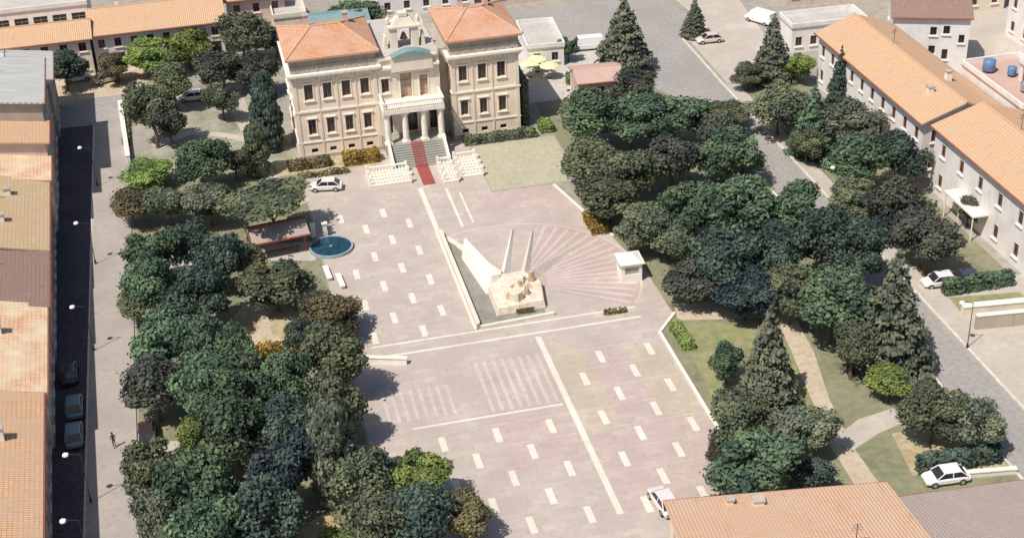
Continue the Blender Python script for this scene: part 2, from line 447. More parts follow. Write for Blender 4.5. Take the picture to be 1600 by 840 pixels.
# paths in the parks
def path(name, pts, wd, k, mat):
    L = []; Rr = []
    for i, p in enumerate(pts):
        q = Vector(pts[min(i+1, len(pts)-1)])-Vector(pts[max(i-1, 0)]); q.normalize(); n = Vector((-q.y, q.x))
        ww = wd*(1+.15*math.sin(i*2.1)); L.append(Vector(p)+n*ww/2); Rr.append(Vector(p)-n*ww/2)
    mb = MB()
    for i in range(len(pts)-1): mb.face([(*Rr[i], .004*k), (*Rr[i+1], .004*k), (*L[i+1], .004*k), (*L[i], .004*k)])
    o = mb.build(name, M[mat]); o['kind'] = 'structure'
path('path', [(3, 207), (3.2, 198), (4.2, 188), (4.6, 178), (6.5, 170), (9.3, 166)], 2.2, 2, 'beige')
path('path', [(-9, 189), (-4, 192), (0, 190), (3.9, 187)], 1.6, 3, 'beige')
path('path', [(-11.7, 156.5), (-5, 155.5), (2, 155), (9.3, 153)], 4.6, 2, 'beige')
sheet('clearing', [(-2.6, 131), (1, 129.6), (5.0, 131.5), (6.2, 137), (4.4, 142.5), (-.4, 142.8), (-3, 138)], 2, 'ochre')
path('path', [(-7, 128), (-2, 132.5), (1.6, 137), (2.4, 146)], 1.5, 3, 'sand')
path('path', [(8.5, 127), (4.4, 132), (2, 136), (1, 141)], 1.2, 4, 'sand')
path('path', [(-11.7, 118.5), (-8, 117.5), (-4, 118), (1, 115.5), (9.3, 111.5)], 3.4, 2, 'beige')
sheet('clearing', [(1, 99), (4, 98), (9, 99.5), (8.6, 104), (5, 105.5), (1.6, 103)], 2, 'ochre')
path('path', [(45.1, 128.2), (50, 127.2), (57, 125), (64, 122.5)], 3.4, 3, 'sand')
path('path', [(56, 124.5), (55, 117), (53.4, 109), (52.2, 101), (52, 94)], 2.0, 4, 'sand')
path('path', [(52.4, 101.5), (56, 103.5), (62, 105), (65.5, 105.5)], 2.4, 5, 'beige')
sheet('lawn', [(42.4, 100), (46.8, 99), (52, 104), (53, 112), (54, 121), (49, 124.8), (44.4, 126)], 2, 'green_lawn')
sheet('lawn', [(56.5, 95.5), (65.3, 94), (65.3, 102.5), (57.5, 101.8)], 2, 'ochre')
sheet('lawn', [(74, 119.9), (82, 118.6), (82, 121.5), (74.2, 122.6)], 3, 'green_lawn')
# right street, junction and pavements
sheet('street', [(65.8, 60), (70.9, 60), (71.2, 184), (71.6, 205), (76, 212), (75, 224), (44, 224), (44, 211), (60.5, 207.5), (60.2, 190), (65.8, 178)], 2, 'worn')
raised('kerb', [(71.0, 60), (71.3, 60), (71.6, 184), (71.9, 205), (71.6, 205), (71.3, 184)], .14, 'kerb')
raised('pavement', [(71.305, 60), (73.5, 60), (73.5, 185), (71.605, 184)], .12, 'beige')
raised('kerb', [(65.45, 60), (65.7, 60), (65.7, 178), (65.45, 178)], .13, 'kerb')
sheet('car_park', [(72.2, 185.4), (83.2, 185.4), (84, 199), (87, 224), (76, 224), (77, 212), (72.6, 204)], 3, 'beige')
sheet('forecourt', [(73.6, 60), (140, 60), (140, 124.5), (82.2, 124.8), (73.6, 124.9)], 1, 'beige')
sheet('courtyard', [(103, 160), (135, 160), (135, 200), (103, 200)], 1, 'beige')
sheet('yard', [(41.5, 187.2), (60, 187.2), (60, 207), (41.5, 210)], 2, 'flat')
sheet('street', [(-9.2, 226), (44, 226), (44, 232), (-9.2, 233)], 1, 'worn')
# the square
sheet('square', [(9.6, 60), (42.0, 60), (42.0, 124.8), (44.7, 128), (44.7, 137), (43.4, 146), (41.8, 152.5), (39.9, 161.5), (32.2, 161.7), (32.2, 177.6), (9.6, 177.6)], 3, 'plaza')
sheet('pink_paving', [(29.9, 155), (41.2, 153.9), (39.7, 161.3), (29.9, 161.5)], 4, 'pink')
sheet('pink_paving', [(21.7, 105.6), (29.1, 105.6), (29.1, 114.8), (21.7, 114.8)], 4, 'pink')
sheet('pink_paving', [(30.1, 97.6), (41.6, 97.6), (41.6, 109.5), (30.1, 109.5)], 4, 'pink')
sheet('pink_paving', [(21.5, 115.3), (29.1, 115.3), (29.1, 124.9), (21.5, 124.9)], 4, 'pink')
sheet('tan_paving', [(30.1, 109.6), (33.5, 109.6), (33.5, 124.4), (30.1, 124.8)], 4, 'tan')
sheet('pink_paving', [(33.55, 109.6), (37.7, 109.6), (37.7, 124.4), (33.55, 124.4)], 4, 'pink')
sheet('tan_paving', [(37.75, 109.6), (41.6, 109.6), (41.6, 122), (37.75, 123)], 4, 'tan')
sheet('lawn', [(32.4, 162), (43.8, 161.9), (43.8, 175.6), (32.4, 175.6)], 5, 'lawn')
sheet('flower_ground', [(6.5, 174.2), (19.8, 174), (20, 178.3), (6.5, 178.3)], 5, 'ochre')
# inlaid strips (one sheet: a pattern in the paving)
mb = MB(); z = .004*6
def strip(x0, x1, y0, y1): mb.face([(x0, y0, z), (x1, y0, z), (x1, y1, z), (x0, y1, z)])
for i in range(4):
    for j in range(9):
        if (i+j) % 2 == 0: strip(12.9+2.64*i-.33, 12.9+2.64*i+.33, 160.2-3.5*j-1.15, 160.2-3.5*j+1.15)
for i in range(10):
    for j in range(9):
        x = 16.4+2.64*i; y = 122.1-3.42*j
        if i == 5 or (i+j) % 2 == 0 or y < 97.5: continue
        if i < 5 and y > 113.5: continue
        strip(x-.32, x+.32, y-1.15, y+1.15)
strip(23.45, 24.05, 130.9, 165.5); strip(29.3, 29.9, 97.5, 127.6); strip(26.7, 27.05, 153.8, 164.6); strip(28.2, 28.45, 154.6, 163)
strip(12.3, 41.2, 128.2, 128.55); strip(12.3, 41.2, 130.3, 130.6)
strip(14, 29.0, 114.9, 115.2)
mb.build('paving_inlay', M['inlay'])['kind'] = 'structure'
mb = MB(); z = .004*5+.002
for x in np.arange(22.0, 29.0, .92): strip(x, x+.36, 115.6, 124.6)
for x in np.arange(11.9, 18.6, .92): strip(x, x+.34, 116.4, 121.6)
for j in range(9): strip(12.3, 22.8, 160.2-3.5*j+1.65, 160.2-3.5*j+1.75)
for j in range(8):
    y = 122.1-3.42*j+1.6
    if y > 97.5: strip(30.2, 41.4, y, y+.1)
    if 97.5 < y < 114: strip(15.2, 29.0, y, y+.1)
mb.build('paving_joints', M['ray'])['kind'] = 'structure'
raised('kerb', [(42.0, 97), (42.3, 97), (42.3, 124.7), (42.0, 124.8)], .16, 'trim')
raised('kerb', [(42.0, 124.81), (42.3, 124.71), (45.0, 127.9), (44.75, 128.1)], .15, 'trim')
raised('kerb', [(40.0, 161.4), (41.85, 152.5), (42.15, 152.55), (40.3, 161.45)], .15, 'trim')
raised('kerb', [(41.9, 152.3), (43.4, 146.3), (43.65, 146.35), (42.18, 152.35)], .14, 'trim')

# ------------------------------------------------------------------ the radial paving and the monument
CX, CY, RR = 30.3, 139.2, 13.6
fan = MB(); ray = MB()
def ring(a): return (CX+RR*math.cos(a), max(CY+RR*math.sin(a), 130.7))
A0, A1 = math.radians(-39), math.radians(66)
N = 42; pts = [(CX+(RR)*math.cos(A0+(A1-A0)*k/N), CY+RR*math.sin(A0+(A1-A0)*k/N)) for k in range(N+1)]
fan.face([(CX, CY, .0165)]+[(p[0], p[1], .0165) for p in pts])
fan.build('radial_paving', M['fan'])['kind'] = 'structure'
for k in range(17):
    a = A0+(A1-A0)*(k+.5)/17; da = .017
    r0, r1 = 3.2, RR-.3
    ray.face([(CX+r0*math.cos(a-da*1.5), CY+r0*math.sin(a-da*1.5), .0245), (CX+r1*math.cos(a-da), CY+r1*math.sin(a-da), .0245),
              (CX+r1*math.cos(a+da), CY+r1*math.sin(a+da), .0245), (CX+r0*math.cos(a+da*1.5), CY+r0*math.sin(a+da*1.5), .0245)])
for k in range(48):
    a0 = math.radians(-36)+math.radians(150)*k/48; a1 = a0+math.radians(150)/48
    q = [(CX+r*math.cos(a), CY+r*math.sin(a), .0285) for r, a in ((RR, a0), (RR+.35, a0), (RR+.35, a1), (RR, a1))]
    ray.face(q)
ray.build('radial_inlay', M['ray'])['kind'] = 'structure'

mon = thing('war_memorial', 'cream stone memorial with a white fin and radiating ridges in the grey square', 'monument', (0, 0, 0))
b = MB()   # dark triangular basin floor with sloping kerbs
b.prism([(24.2, 131.1), (31.6, 131.4), (31.6, 136), (26.4, 147.2), (24.2, 151.2)], .02, .06)
b.build('basin_floor', M['basin'], mon)
e = MB()
e.prism([(23.7, 130.7), (24.15, 131.1), (24.15, 152.6), (23.7, 153)], .02, .7)
e.build('side_kerb', M['inlay'], mon)
e = MB(); e.prism([(24.16, 130.7), (32.4, 131.2), (32.4, 131.6), (24.16, 131.1)], .02, .35); e.build('front_kerb', M['inlay'], mon)
p = MB(); p.prism([(26.3, 132.6), (31.9, 132.9), (32.6, 137.2), (31.2, 140.2), (27.6, 140.2), (26.4, 138.4)], .06, 1.0, .93)
p.build('plinth', M['rock'], mon, bevel=.08)
rr = random.Random(3)
g = MB()
for k in range(11):
    x = 29.1+1.7*math.cos(k*.9)*(.4+.6*(k % 3)/2); y = 136.2+2.2*math.sin(k*.9)*(.4+.6*(k % 3)/2); s_ = rr.uniform(.8, 1.15); a = rr.uniform(0, 3)
    poly = [(x+s_*math.cos(a+q*1.257+rr.uniform(-.2, .2)), y+s_*.8*math.sin(a+q*1.257)) for q in range(5)]
    g.prism(poly, .9, 1.2+rr.uniform(.1, .9), rr.uniform(.5, .85))
g.build('carved_stones', M['rock'], mon, bevel=.06)
f = MB()   # white leaning fin
f.v += [(25.4, 146.6, .05), (27.9, 138.0, .05), (26.2, 137.6, .05), (25.2, 146.4, .05), (25.9, 146.9, 2.3), (28.1, 138.8, 1.7), (27.0, 138.2, 1.9), (25.7, 146.8, 2.2)]
for q in ((0, 3, 2, 1), (4, 5, 6, 7), (0, 1, 5, 4), (1, 2, 6, 5), (2, 3, 7, 6), (3, 0, 4, 7)): f.f.append(q)
f.build('fin', M['fin'], mon)
def ridge(x0, y0, x1, y1, w0, w1, h0, h1, mat):
    d = Vector((x1-x0, y1-y0)).normalized(); n = Vector((-d.y, d.x)); mb = MB()
    i = 0
    for (x, y, ww, h) in ((x0, y0, w0, h0), (x1, y1, w1, h1)):
        mb.v += [(x+n.x*ww, y+n.y*ww, .02), (x-n.x*ww, y-n.y*ww, .02), (x, y, h)]
    mb.f += [(0, 2, 1), (3, 4, 5), (0, 3, 5, 2), (1, 2, 5, 4), (0, 1, 4, 3)]
    return mb.build('ridge', M[mat], mon)
ridge(28.6, 140.1, 24.6, 151.6, .7, .12, 1.3, .35, 'inlay')
ridge(28.9, 140.4, 32.4, 151.2, .55, .14, .8, .3, 'fin')
ridge(31.2, 140.2, 34.6, 150.2, .55, .14, .7, .25, 'inlay')
ridge(31.8, 139.4, 38.0, 144.6, .5, .2, 1.0, .35, 'inlay')
for (x, y, sz, hh) in ((31.4, 137.6, .5, 1.2), (28.2, 134.6, .5, .7), (29.2, 134.2, .5, 1.0), (30.2, 134.9, .5, .7), (29.7, 136.0, .55, 1.1)):
    d = MB(); z_ = 1.0
    for k in range(3):
        a = rr.uniform(0, 3); q = sz*(1-.22*k)
        d.prism([(x+q*math.cos(a+v*1.047+rr.uniform(-.2, .2)), y+q*math.sin(a+v*1.047)) for v in range(6)], z_, z_+hh/3, rr.uniform(.75, 1.0)); z_ += hh/3-.02
    d.build('stained_block', M['stain'], mon, bevel=.05)
plq = MB().box(28.4, 30.4, 132.3, 132.4, .3, .8); plq.build('plaque', M['bronze'], mon)

# ------------------------------------------------------------------ town hall
th = thing('town_hall', 'cream two storey palace with terracotta roofs, columned portico and bell arch above the square', 'palace', (10.0, 178.5, 0))
def facade_ops(xs):
    o = []
    for x in xs: o += [(x-.55, x+.55, 8.3, 10.4), (x-.5, x+.5, 3.4, 5.5), (x-.42, x+.42, .75, 1.35)]
    return o
WX = dict(left=(0, 11.0, (2.0, 4.45, 6.9, 9.35)), right=(20.85, 30.0, (22.4, 25.0, 27.6)))
for side, (x0, x1, xs) in WX.items():
    W_ = x1-x0; D_ = 12; t = th
    wm = MB()
    S = [((x0, 0), (1, 0), W_, facade_ops([x-x0 for x in xs])),
         ((x1, 0), (0, 1), D_, [q for y in (2.2, 6, 9.8) for q in ((y-.5, y+.5, 8.3, 10.4), (y-.5, y+.5, 3.4, 5.5))]),
         ((x1, D_), (-1, 0), W_, wins(W_, 4, (3.4, 8.3), 1, 2)),
         ((x0, D_), (0, -1), D_, [q for y in (2.2, 6, 9.8) for q in ((y-.5, y+.5, 8.3, 10.4), (y-.5, y+.5, 3.4, 5.5))])]
    for o, u, L, ops in S: wall_panel(wm, o, u, L, 0, 13.9, ops, .3)
    wm.build('wall', M['cream'], t)
    for o, u, L, ops in S:
        for op in ops:
            small = op[3]-op[2] < 1
            window(t, o, u, op, 'dark' if small else 'brown', 'glass', None if small else 'trim', .3, not small, not small)
    def ringbox(mb, z0, z1, d): mb.box(x0-d, x1+d, -d, D_+d, z0, z1)
    b = MB(); ringbox(b, 0, .5, .16); b.build('plinth', M['attic'], t)
    b = MB(); ringbox(b, 6.55, 6.8, .14); b.build('string_course', M['trim'], t)
    b = MB(); ringbox(b, 2.2, 2.38, .1); b.build('string_course', M['trim'], t)
    b = MB(); ringbox(b, 11.45, 11.747, .38); ringbox(b, 11.75, 12.05, .62)
    for o, u, L, ops in S:
        k = .3
        while k < L: obox(b, o, u, k, k+.22, 11.1, 11.447, .011, .34); k += .62
    b.build('cornice', M['trim'], t)
    b = MB(); ringbox(b, 12.06, 13.85, .05); ringbox(b, 12.9, 13.05, .16)
    for o, u, L, ops in S:
        k = .7
        while k < L-.4: obox(b, o, u, k, k+.35, 12.2, 12.85, .052, .1); k += 1.25
    b.build('attic_band', M['attic'], t)
    pil = [x0+.02, x1-.5]+[(xs[i]+xs[i+1])/2-.12 for i in range(len(xs)-1)]
    for i, x in enumerate(pil):
        ww = .48 if i < 2 else .24
        for za, zb in ((.51, 6.54), (6.81, 11.09)):
            ps = MB(); obox(ps, (0, 0), (1, 0), x, x+ww, za, zb, .011, .09); ps.build('pilaster', M['cream2'], t)
    r = MB(); hip(r, x0, x1, 0, D_, 14.2, 1.9, 4.2, .55, .28); ro = r.build('roof', M['tile'], t)
    rc = MB(); xa, xb = x0-.55, x1+.55
    rc.tube((xa+4.2, 6, 16.12), (xb-4.2, 6, 16.12), .14)
    for (cx, cy, rx) in ((xa, -.55, xa+4.2), (xa, 12.55, xa+4.2), (xb, -.55, xb-4.2), (xb, 12.55, xb-4.2)): rc.tube((cx, cy, 14.22), (rx, 6, 16.12), .12)
    rc.build('ridge_cap', M['tile_pale'], ro)
    for cx, cy in ((x0+3.2, 8.5), (x1-2.6, 8.0)): chimney(t, cx, cy, 15.6, 1.1, 'pinkwall')
# centre block
t = th; cx0, cx1 = 11.02, 19.3
cm = MB(); cops = [(1.0-.5, 1.0+.5, 8.0, 9.9), (3.75-.75, 3.75+.75, 7.0, 10.4), (6.1-.55, 6.1+.55, 7.0, 9.9),
                   (1.1-.5, 1.1+.5, 2.05, 5.3), (4.1-.85, 4.1+.85, 2.05, 5.4), (7.1-.55, 7.1+.55, 2.05, 5.3)]
wall_panel(cm, (cx0, 0), (1, 0), cx1-cx0, 0, 13.0, cops, .4)
cm.build('front_wall', M['cream2'], t); cm = MB()
wall_panel(cm, (cx1, 14), (-1, 0), cx1-cx0, 0, 13.0, wins(cx1-cx0, 3, (3.4, 8.3), 1, 2), .3)
cm.face([(cx0, 12, 0), (cx0, 14, 0), (cx0, 14, 13), (cx0, 12, 13)][::-1]); cm.face([(cx1, 12, 0), (cx1, 14, 0), (cx1, 14, 13), (cx1, 12, 13)])
cm.build('rear_wall', M['cream2'], t)
for i, op in enumerate(cops):
    if i in (1, 2): window(t, (cx0, 0), (1, 0), op, 'ochrewood', 'curtain', 'trim', .4, False, True, name='balcony_door')
    elif i >= 3: window(t, (cx0, 0), (1, 0), op, 'brown', 'glass', 'trim', .4, False, True, name='entrance_door')
    else: window(t, (cx0, 0), (1, 0), op, 'brown', 'glass', 'trim', .4)
for op in wins(cx1-cx0, 3, (3.4, 8.3), 1, 2): window(t, (cx1, 14), (-1, 0), op, 'brown', 'glass', 'trim', .3)
MB().box(19.302, 20.84, 2.2, 12, 0, 12.4).build('recess_wall', M['attic'], t)
rp_ = MB(); rp_.face([(cx1, 0, 0), (cx1, 2.2, 0), (cx1, 2.2, 13), (cx1, 0, 13)]); rp_.build('recess_side', M['cream2'], t)
MB().box(cx0, cx1, .3, 14, 12.6, 12.9).build('central_roof', M['flat'], t)
b = MB(); obox(b, (cx0, 0), (1, 0), .64, cx1-cx0, 11.3, 11.6, .0, .5); obox(b, (cx0, 0), (1, 0), .3, cx1-cx0-.3, 12.5, 12.8, .0, .25); b.build('central_cornice', M['trim'], t)
# raised centre panel with a teal copper segmental top
pm = MB(); pm.box(12.9, 18.4, -.55, .6, 10.9, 12.9); pm.build('crest_panel', M['cream2'], t)
seg = MB(); n = 14; prof = [(13.0+5.3*k/n, 12.9+.75*math.sin(math.pi*k/n)) for k in range(n+1)]
i0 = 0
for y in (-.8, .8): seg.v += [(x, y, z_) for x, z_ in prof]
seg.f.append(tuple(range(n, -1, -1))[::-1]); seg.f.append(tuple(range(n+1, 2*n+2))[::-1])
for k in range(n): seg.f.append((k, n+1+k, n+2+k, k+1))
seg.f.append((0, n, 2*n+1, n+1)); seg.build('copper_pediment', M['teal'], t)
ar = MB()
for k in range(12):
    a0 = math.pi*k/12; a1 = math.pi*(k+1)/12; r0, r1 = .82, 1.05; X = cx0+3.75; Z = 10.4
    i = len(ar.v)
    for y in (-.12, -.01):
        ar.v += [(X+r0*math.cos(a0), y, Z+r0*math.sin(a0)*.6), (X+r1*math.cos(a0), y, Z+r1*math.sin(a0)*.6), (X+r1*math.cos(a1), y, Z+r1*math.sin(a1)*.6), (X+r0*math.cos(a1), y, Z+r0*math.sin(a1)*.6)]
    for q in ((0, 1, 2, 3), (7, 6, 5, 4), (0, 4, 5, 1), (1, 5, 6, 2), (2, 6, 7, 3), (3, 7, 4, 0)): ar.f.append(tuple(i+k2 for k2 in q))
ar.build('door_arch', M['trim'], t)
# bell gable
BZ = -1.3
bt = MB(); bx0, bx1, by0, by1 = 13.5, 17.3, 2.6, 4.2
bt.box(bx0-.5, bx1+.5, by0-.3, by1+.3, 12.9, 13.5).box(bx0, bx0+1.0, by0, by1, 13.5, 16.9).box(bx1-1.0, bx1, by0, by1, 13.5, 16.9)
bt.box(bx0-.25, bx1+.25, by0-.2, by1+.2, 16.9, 17.25)
bt.prism([(bx0+.2, by0), (bx1-.2, by0), (bx1-.2, by1), (bx0+.2, by1)], 17.25, 18.3, .55)
bt.box(bx0+1.3, bx1-1.3, by0+.3, by1-.3, 18.3, 18.9)
bt.xf(Matrix.Translation((0, 0, BZ)))
bo = bt.build('bell_gable', M['cream2'], t, bevel=.05)
for sx in (bx0-.6, bx1+.6):
    sc_ = MB()
    for k in range(5): sc_.box(sx-.35+.05*k, sx+.35-.05*k, by0+.2, by1-.2, 13.5+.45*k, 13.95+.45*k)
    sc_.xf(Matrix.Translation((0, 0, BZ+.2))); sc_.build('scroll_buttress', M['cream2'], t, bevel=.08)
bl = MB().lathe(((bx0+bx1)/2, (by0+by1)/2, 15.2+BZ), [(.55, 0), (.42, .2), (.3, .6), (.18, .85), (.05, .95)], 14); bl.build('bell', M['bronze'], bo, True)
for sx in (bx0-.1, bx1+.1):
    MB().lathe((sx, (by0+by1)/2, 17.25+BZ), [(.15, 0), (.3, .3), (.2, .6), (.28, .8), (.05, 1.1)], 10).build('urn', M['trim'], t, True)
# portico: y from -3.4 to 0
py0 = -3.4
MB().box(11.2, 18.9, py0, -.02, 0, 2.0).build('landing', M['stair'], t)
MB().box(11.0, 19.1, py0-.2, -.02, 6.35, 6.95).build('balcony', M['trim'], t)
for i, x in enumerate((11.5, 13.85, 16.35, 18.6)):
    c = MB(); c.box(x-.52, x+.52, py0-.1, py0+.86, 2.001, 2.25).lathe((x, py0+.38, 2.25), [(.5, 0), (.5, .12), (.42, .2), (.37, 3.6), (.48, 3.75), (.5, 3.85)], 16).box(x-.52, x+.52, py0-.1, py0+.86, 6.1, 6.348)
    c.build('column', M['trim'], t)
for x in (11.3, 18.8):
    MB().box(x-.25, x+.25, -.5, -.02, 2.0, 6.35).build('portico_pier', M['cream2'], t)
rb = MB(); rb.box(11.0, 19.1, py0-.2, py0+.02, 7.75, 7.95).box(11.0, 11.25, py0+.02, -.02, 7.75, 7.95).box(18.85, 19.1, py0+.02, -.02, 7.75, 7.95)
k = 11.12
while k < 19.1: rb.lathe((k, py0-.09, 6.95), [(.06, 0), (.1, .25), (.05, .5), (.06, .8)], 6); k += .28
k = py0+.2
while k < -.1:
    for x in (11.12, 18.97): rb.lathe((x, k, 6.95), [(.06, 0), (.1, .25), (.05, .5), (.06, .8)], 6)
    k += .28
rb.build('balustrade', M['trim'], t)
st = MB()
for k in range(10): st.box(11.55, 18.55, py0-.34*(k+1), py0-.34*k, 0, 2.0-.2*(k+1)+.18)
st.build('stairs', M['stair'], t)
for x in (11.2, 18.56):
    ck = MB(); 
    ck.v += [(x, py0, 0), (x+.34, py0, 0), (x+.34, py0-3.9, 0), (x, py0-3.9, 0), (x, py0, 2.75), (x+.34, py0, 2.75), (x+.34, py0-3.9, .8), (x, py0-3.9, .8)]
    for q in ((0, 1, 2, 3), (4, 7, 6, 5), (0, 4, 5, 1), (1, 5, 6, 2), (2, 6, 7, 3), (3, 7, 4, 0)): ck.f.append(q)
    ck.build('stair_wall', M['trim'], t)
# red carpet, its own thing
cp = MB()
zs = [(178.5-3.2, 2.02)]
for k in range(10):
    y = 175.1-.34*k; z1 = 2.0-.2*(k+1)+.18+.022
    zs += [(y+.012, zs[-1][1]), (y+.012-.02, z1), ]
zs += [(175.1-3.42, zs[-1][1]), (175.1-3.44, .045), (166.2, .045)]
for (ya, za), (yb, zb) in zip(zs, zs[1:]): cp.face([(24.3, ya, za), (24.3, yb, zb), (25.9, yb, zb), (25.9, ya, za)])
co = cp.build('carpet', M['red']); tag(co, 'red carpet running down the palace stairs onto the square', 'carpet')
# white balustraded terraces either side of the stairs
def terrace(x0, x1, y0, y1, label, rows):
    t = thing('terrace', label, 'terrace', (x0, y0, 0)); W, D = x1-x0, y1-y0
    MB().box(0, W, 0, D, 0, .4).build('platform', M['cream2'], t)
    for y in rows:
        b = MB(); b.box(0, W, y, y+.22, 1.1, 1.25).box(0, W, y, y+.22, .4, .5)
        k = .15
        while k < W: b.lathe((k, y+.11, .5), [(.06, 0), (.1, .2), (.05, .4), (.07, .6)], 6); k += .42
        b.build('balustrade', M['fin'], t)
        for x in (-.02, W-.3): MB().box(x, x+.32, y-.06, y+.28, .401, 1.45).build('post', M['fin'], t)
terrace(17.6, 23.0, 167.2, 171.2, 'white balustraded terrace left of the red carpet', (.2, 2.0, 3.6))
terrace(29.2, 32.2, 166.4, 172.0, 'white balustraded terrace right of the stairs nearest the lawn', (.2, 1.9, 3.6, 5.2))
terrace(26.9, 28.8, 165.6, 171.2, 'narrow white balustraded terrace right beside the red carpet', (.2, 1.9, 3.6, 5.2))

# ------------------------------------------------------------------ houses
E_ = 'E'
ro = [2.2, 5.4]
def row(x, y, W, D, h, wall, roof, label, rise=1.5, rows=None, n=3, kind='gy', chim=()):
    rows = rows or [1.2, h-2.7]
    return house('row_house', label, x-W, y, math.radians(2.1), W, D, h, wall, roof, kind, rise, .5,
                 {'E': wins(D, n, rows, 1.0, 1.5)}, 'brown', None, chim, group='houses along the left street')
row(-21.5, 195.4, 12, 11.7, 8.0, 'grim', 'metal_roof', 'lower grey metal roofed building at the far end of the left row', 1.0, n=4)
row(-21.3, 179.6, 12, 15, 11.8, 'grim', 'metal_roof', 'tall grey metal roofed building casting the wide shadow over the left street', .9, [1.2, 4.6, 8.2], 4)
row(-21.0, 173.4, 12, 6.1, 9.0, 'pinkwall', 'tile_pale', 'orange roofed house between the tall grey roof and the white roof patch', 1.0, [1.2, 5.8], 2)
row(-20.9, 166.9, 12, 6.4, 7.0, 'cream2', 'tile_patch', 'short house with the pale patched roof above the long tan one in the left row', 1.2, n=2, chim=((5.5, 3.0, 8.2),))
row(-20.5, 149.3, 12, 17.4, 6.8, 'grim', 'tile_tan', 'long house with a tan brown roof in the left row', 1.6, n=6, chim=((7.5, 6, 8.0), (8, 13, 7.8)))
row(-20.1, 137.2, 12, 11.9, 6.6, 'pinkwall', 'tile_brown', 'house with the dark reddish brown roof in the left row', 1.4, n=4)
row(-19.7, 121.2, 12, 15.8, 6.6, 'cream2', 'tile_patch', 'house with the patched peach and pink roof in the left row', 1.6, n=5, chim=((8, 10, 8.0),))
row(-18.8, 88, 12, 33, 6.6, 'pinkwall', 'tile_pale', 'longest orange roofed house at the lower end of the left row', 1.6, n=11, chim=((6.9, 10, 8.4), (9, 25, 7.8)))

house('courtyard_house', 'long low building with peach roof and glazed upper band at the upper left corner', -36, 218.2, 0, 19.0, 6.4, 5.9, 'cream2', 'tile_pale', 'gx', 1.6, .5,
      {'S': wins(19.2, 7, (1.0, 3.9), 1.1, 1.3)}, 'brown')
house('glazed_house', 'house with dark teal glazed front behind the peach roof at the upper left corner', -34, 225.4, 0, 17, 10, 8.5, 'white', 'flat', 'flat', 0, 0,
      {'S': wins(17, 6, (1.0, 5.6), 2.1, 1.9)}, 'teal')
house('arcaded_house', 'long peach roofed house with dark red eave and white arcade above the left park', -16.6, 219.1, 0, 19.4, 11, 5.9, 'white', 'tile_pale', 'gx', 2.0, .6,
      {'S': wins(19.4, 8, (3.7,), 1.0, 1.3)+wins(19.4, 8, (.1,), 1.5, 2.6)}, 'redwood', None, ((4, 8, 7.5), (12, 7.5, 7.8)))
house('red_house', 'red roofed house behind the large grey olive tree', 4, 226, 0, 9, 9, 6.5, 'pinkwall', 'tile', 'gx', 1.6, .5, {'S': wins(9, 3, (1.2, 4.2), 1, 1.4)})
house('yellow_house', 'small pale yellow flat roofed house left of the palace roof', 10.8, 221.5, 0, 5, 7, 4.2, 'canvas' if False else 'cream2', 'flat', 'flat', 0, 0, {'S': wins(5, 2, (1.2,), 1, 1.4)})
house('teal_roof_house', 'low house with the dark teal metal roof behind the palace', 15.4, 214.6, 0, 9.5, 7.5, 4.2, 'grim', 'teal', 'gx', 1.0, .3, {'S': wins(9.5, 3, (1.2,), 1, 1.4)})
house('garden_house', 'pale house with grey tiled roof behind the bell gable', 28, 228, 0, 16, 9, 6, 'white', 'tile_grey', 'gx', 1.6, .4, {'S': wins(16, 5, (1.2, 3.8), 1, 1.3)})
house('tan_roof_house', 'tan roofed house beyond the street at the top centre', 47, 227.5, 0, 15, 9, 4.5, 'pinkwall', 'tile_tan', 'gx', 1.4, .4, {'S': wins(15, 5, (1.4,), 1, 1.5)})
house('long_far_house', 'pinkish roofed row beyond the junction at the top', 66, 227, -.1, 24, 10, 4, 'pinkwall', 'tile_pink', 'gx', 1.4, .4, {'S': wins(24, 7, (1.4,), 1, 1.5)})
house('annex', 'white flat roofed annex right of the palace', 46.2, 199.5, -.08, 5.4, 10.5, 3.0, 'white', 'flat', 'flat', 0, 0, {'S': wins(5.4, 2, (1.0,), 1, 1.3)}, cat='annex')
house('pink_pavilion', 'low pink roofed pavilion among green trees right of the palace', 50.0, 185.0, -.06, 6.4, 6.2, 2.9, 'pinkwall', 'tile_pink', 'gx', .8, .3, {'S': wins(6.4, 3, (.9,), 1, 1.3)}, cat='pavilion')
house('orange_long_house', 'long house with peach orange roof and white facade facing the diagonal street', 84.0, 149.6, 0, 10.6, 31.4, 7.7, 'white', 'tile_pale', 'gy', 1.9, .55,
      {'W': wins(31.4, 10, (1.2, 4.8), 1, 1.6), 'S': wins(10.6, 3, (1.2, 4.8), 1, 1.6)}, 'brown', None, ((7.2, 8, 9.3), (3.2, 5, 8.9)))
house('white_house', 'white house with peach roof and a terrace canopy behind the parked cars at the right', 84.2, 124.6, 0, 12, 22.2, 8.3, 'white', 'tile_pale', 'gy', 2.0, .5,
      {'W': wins(22.2, 5, (1.2, 5.2), 1, 1.6), 'S': wins(12, 3, (1.2, 5.2), 1, 1.6)}, 'brown', None, ((8.5, 12, 9.9),))
bal = thing('awning', 'white canopy over the terrace of the white house', 'awning', (82.2, 133, 0))
MB().box(0, 1.95, 0, 7, 3.1, 3.3).build('canopy', M['trim'], bal)
for y in (.2, 3.4, 6.6): MB().tube((.15, y, 0), (.15, y, 3.1), .08).build('post', M['trim'], bal)
house('terrace_house', 'white walled roof terrace house behind the long orange roof', 95.6, 147, 0, 8, 15, 8.8, 'white', 'tile_pink', 'flat', 0, 0,
      {'W': wins(15, 5, (5.6,), 1, 1.5), 'S': wins(8, 3, (5.6,), 1, 1.5)})
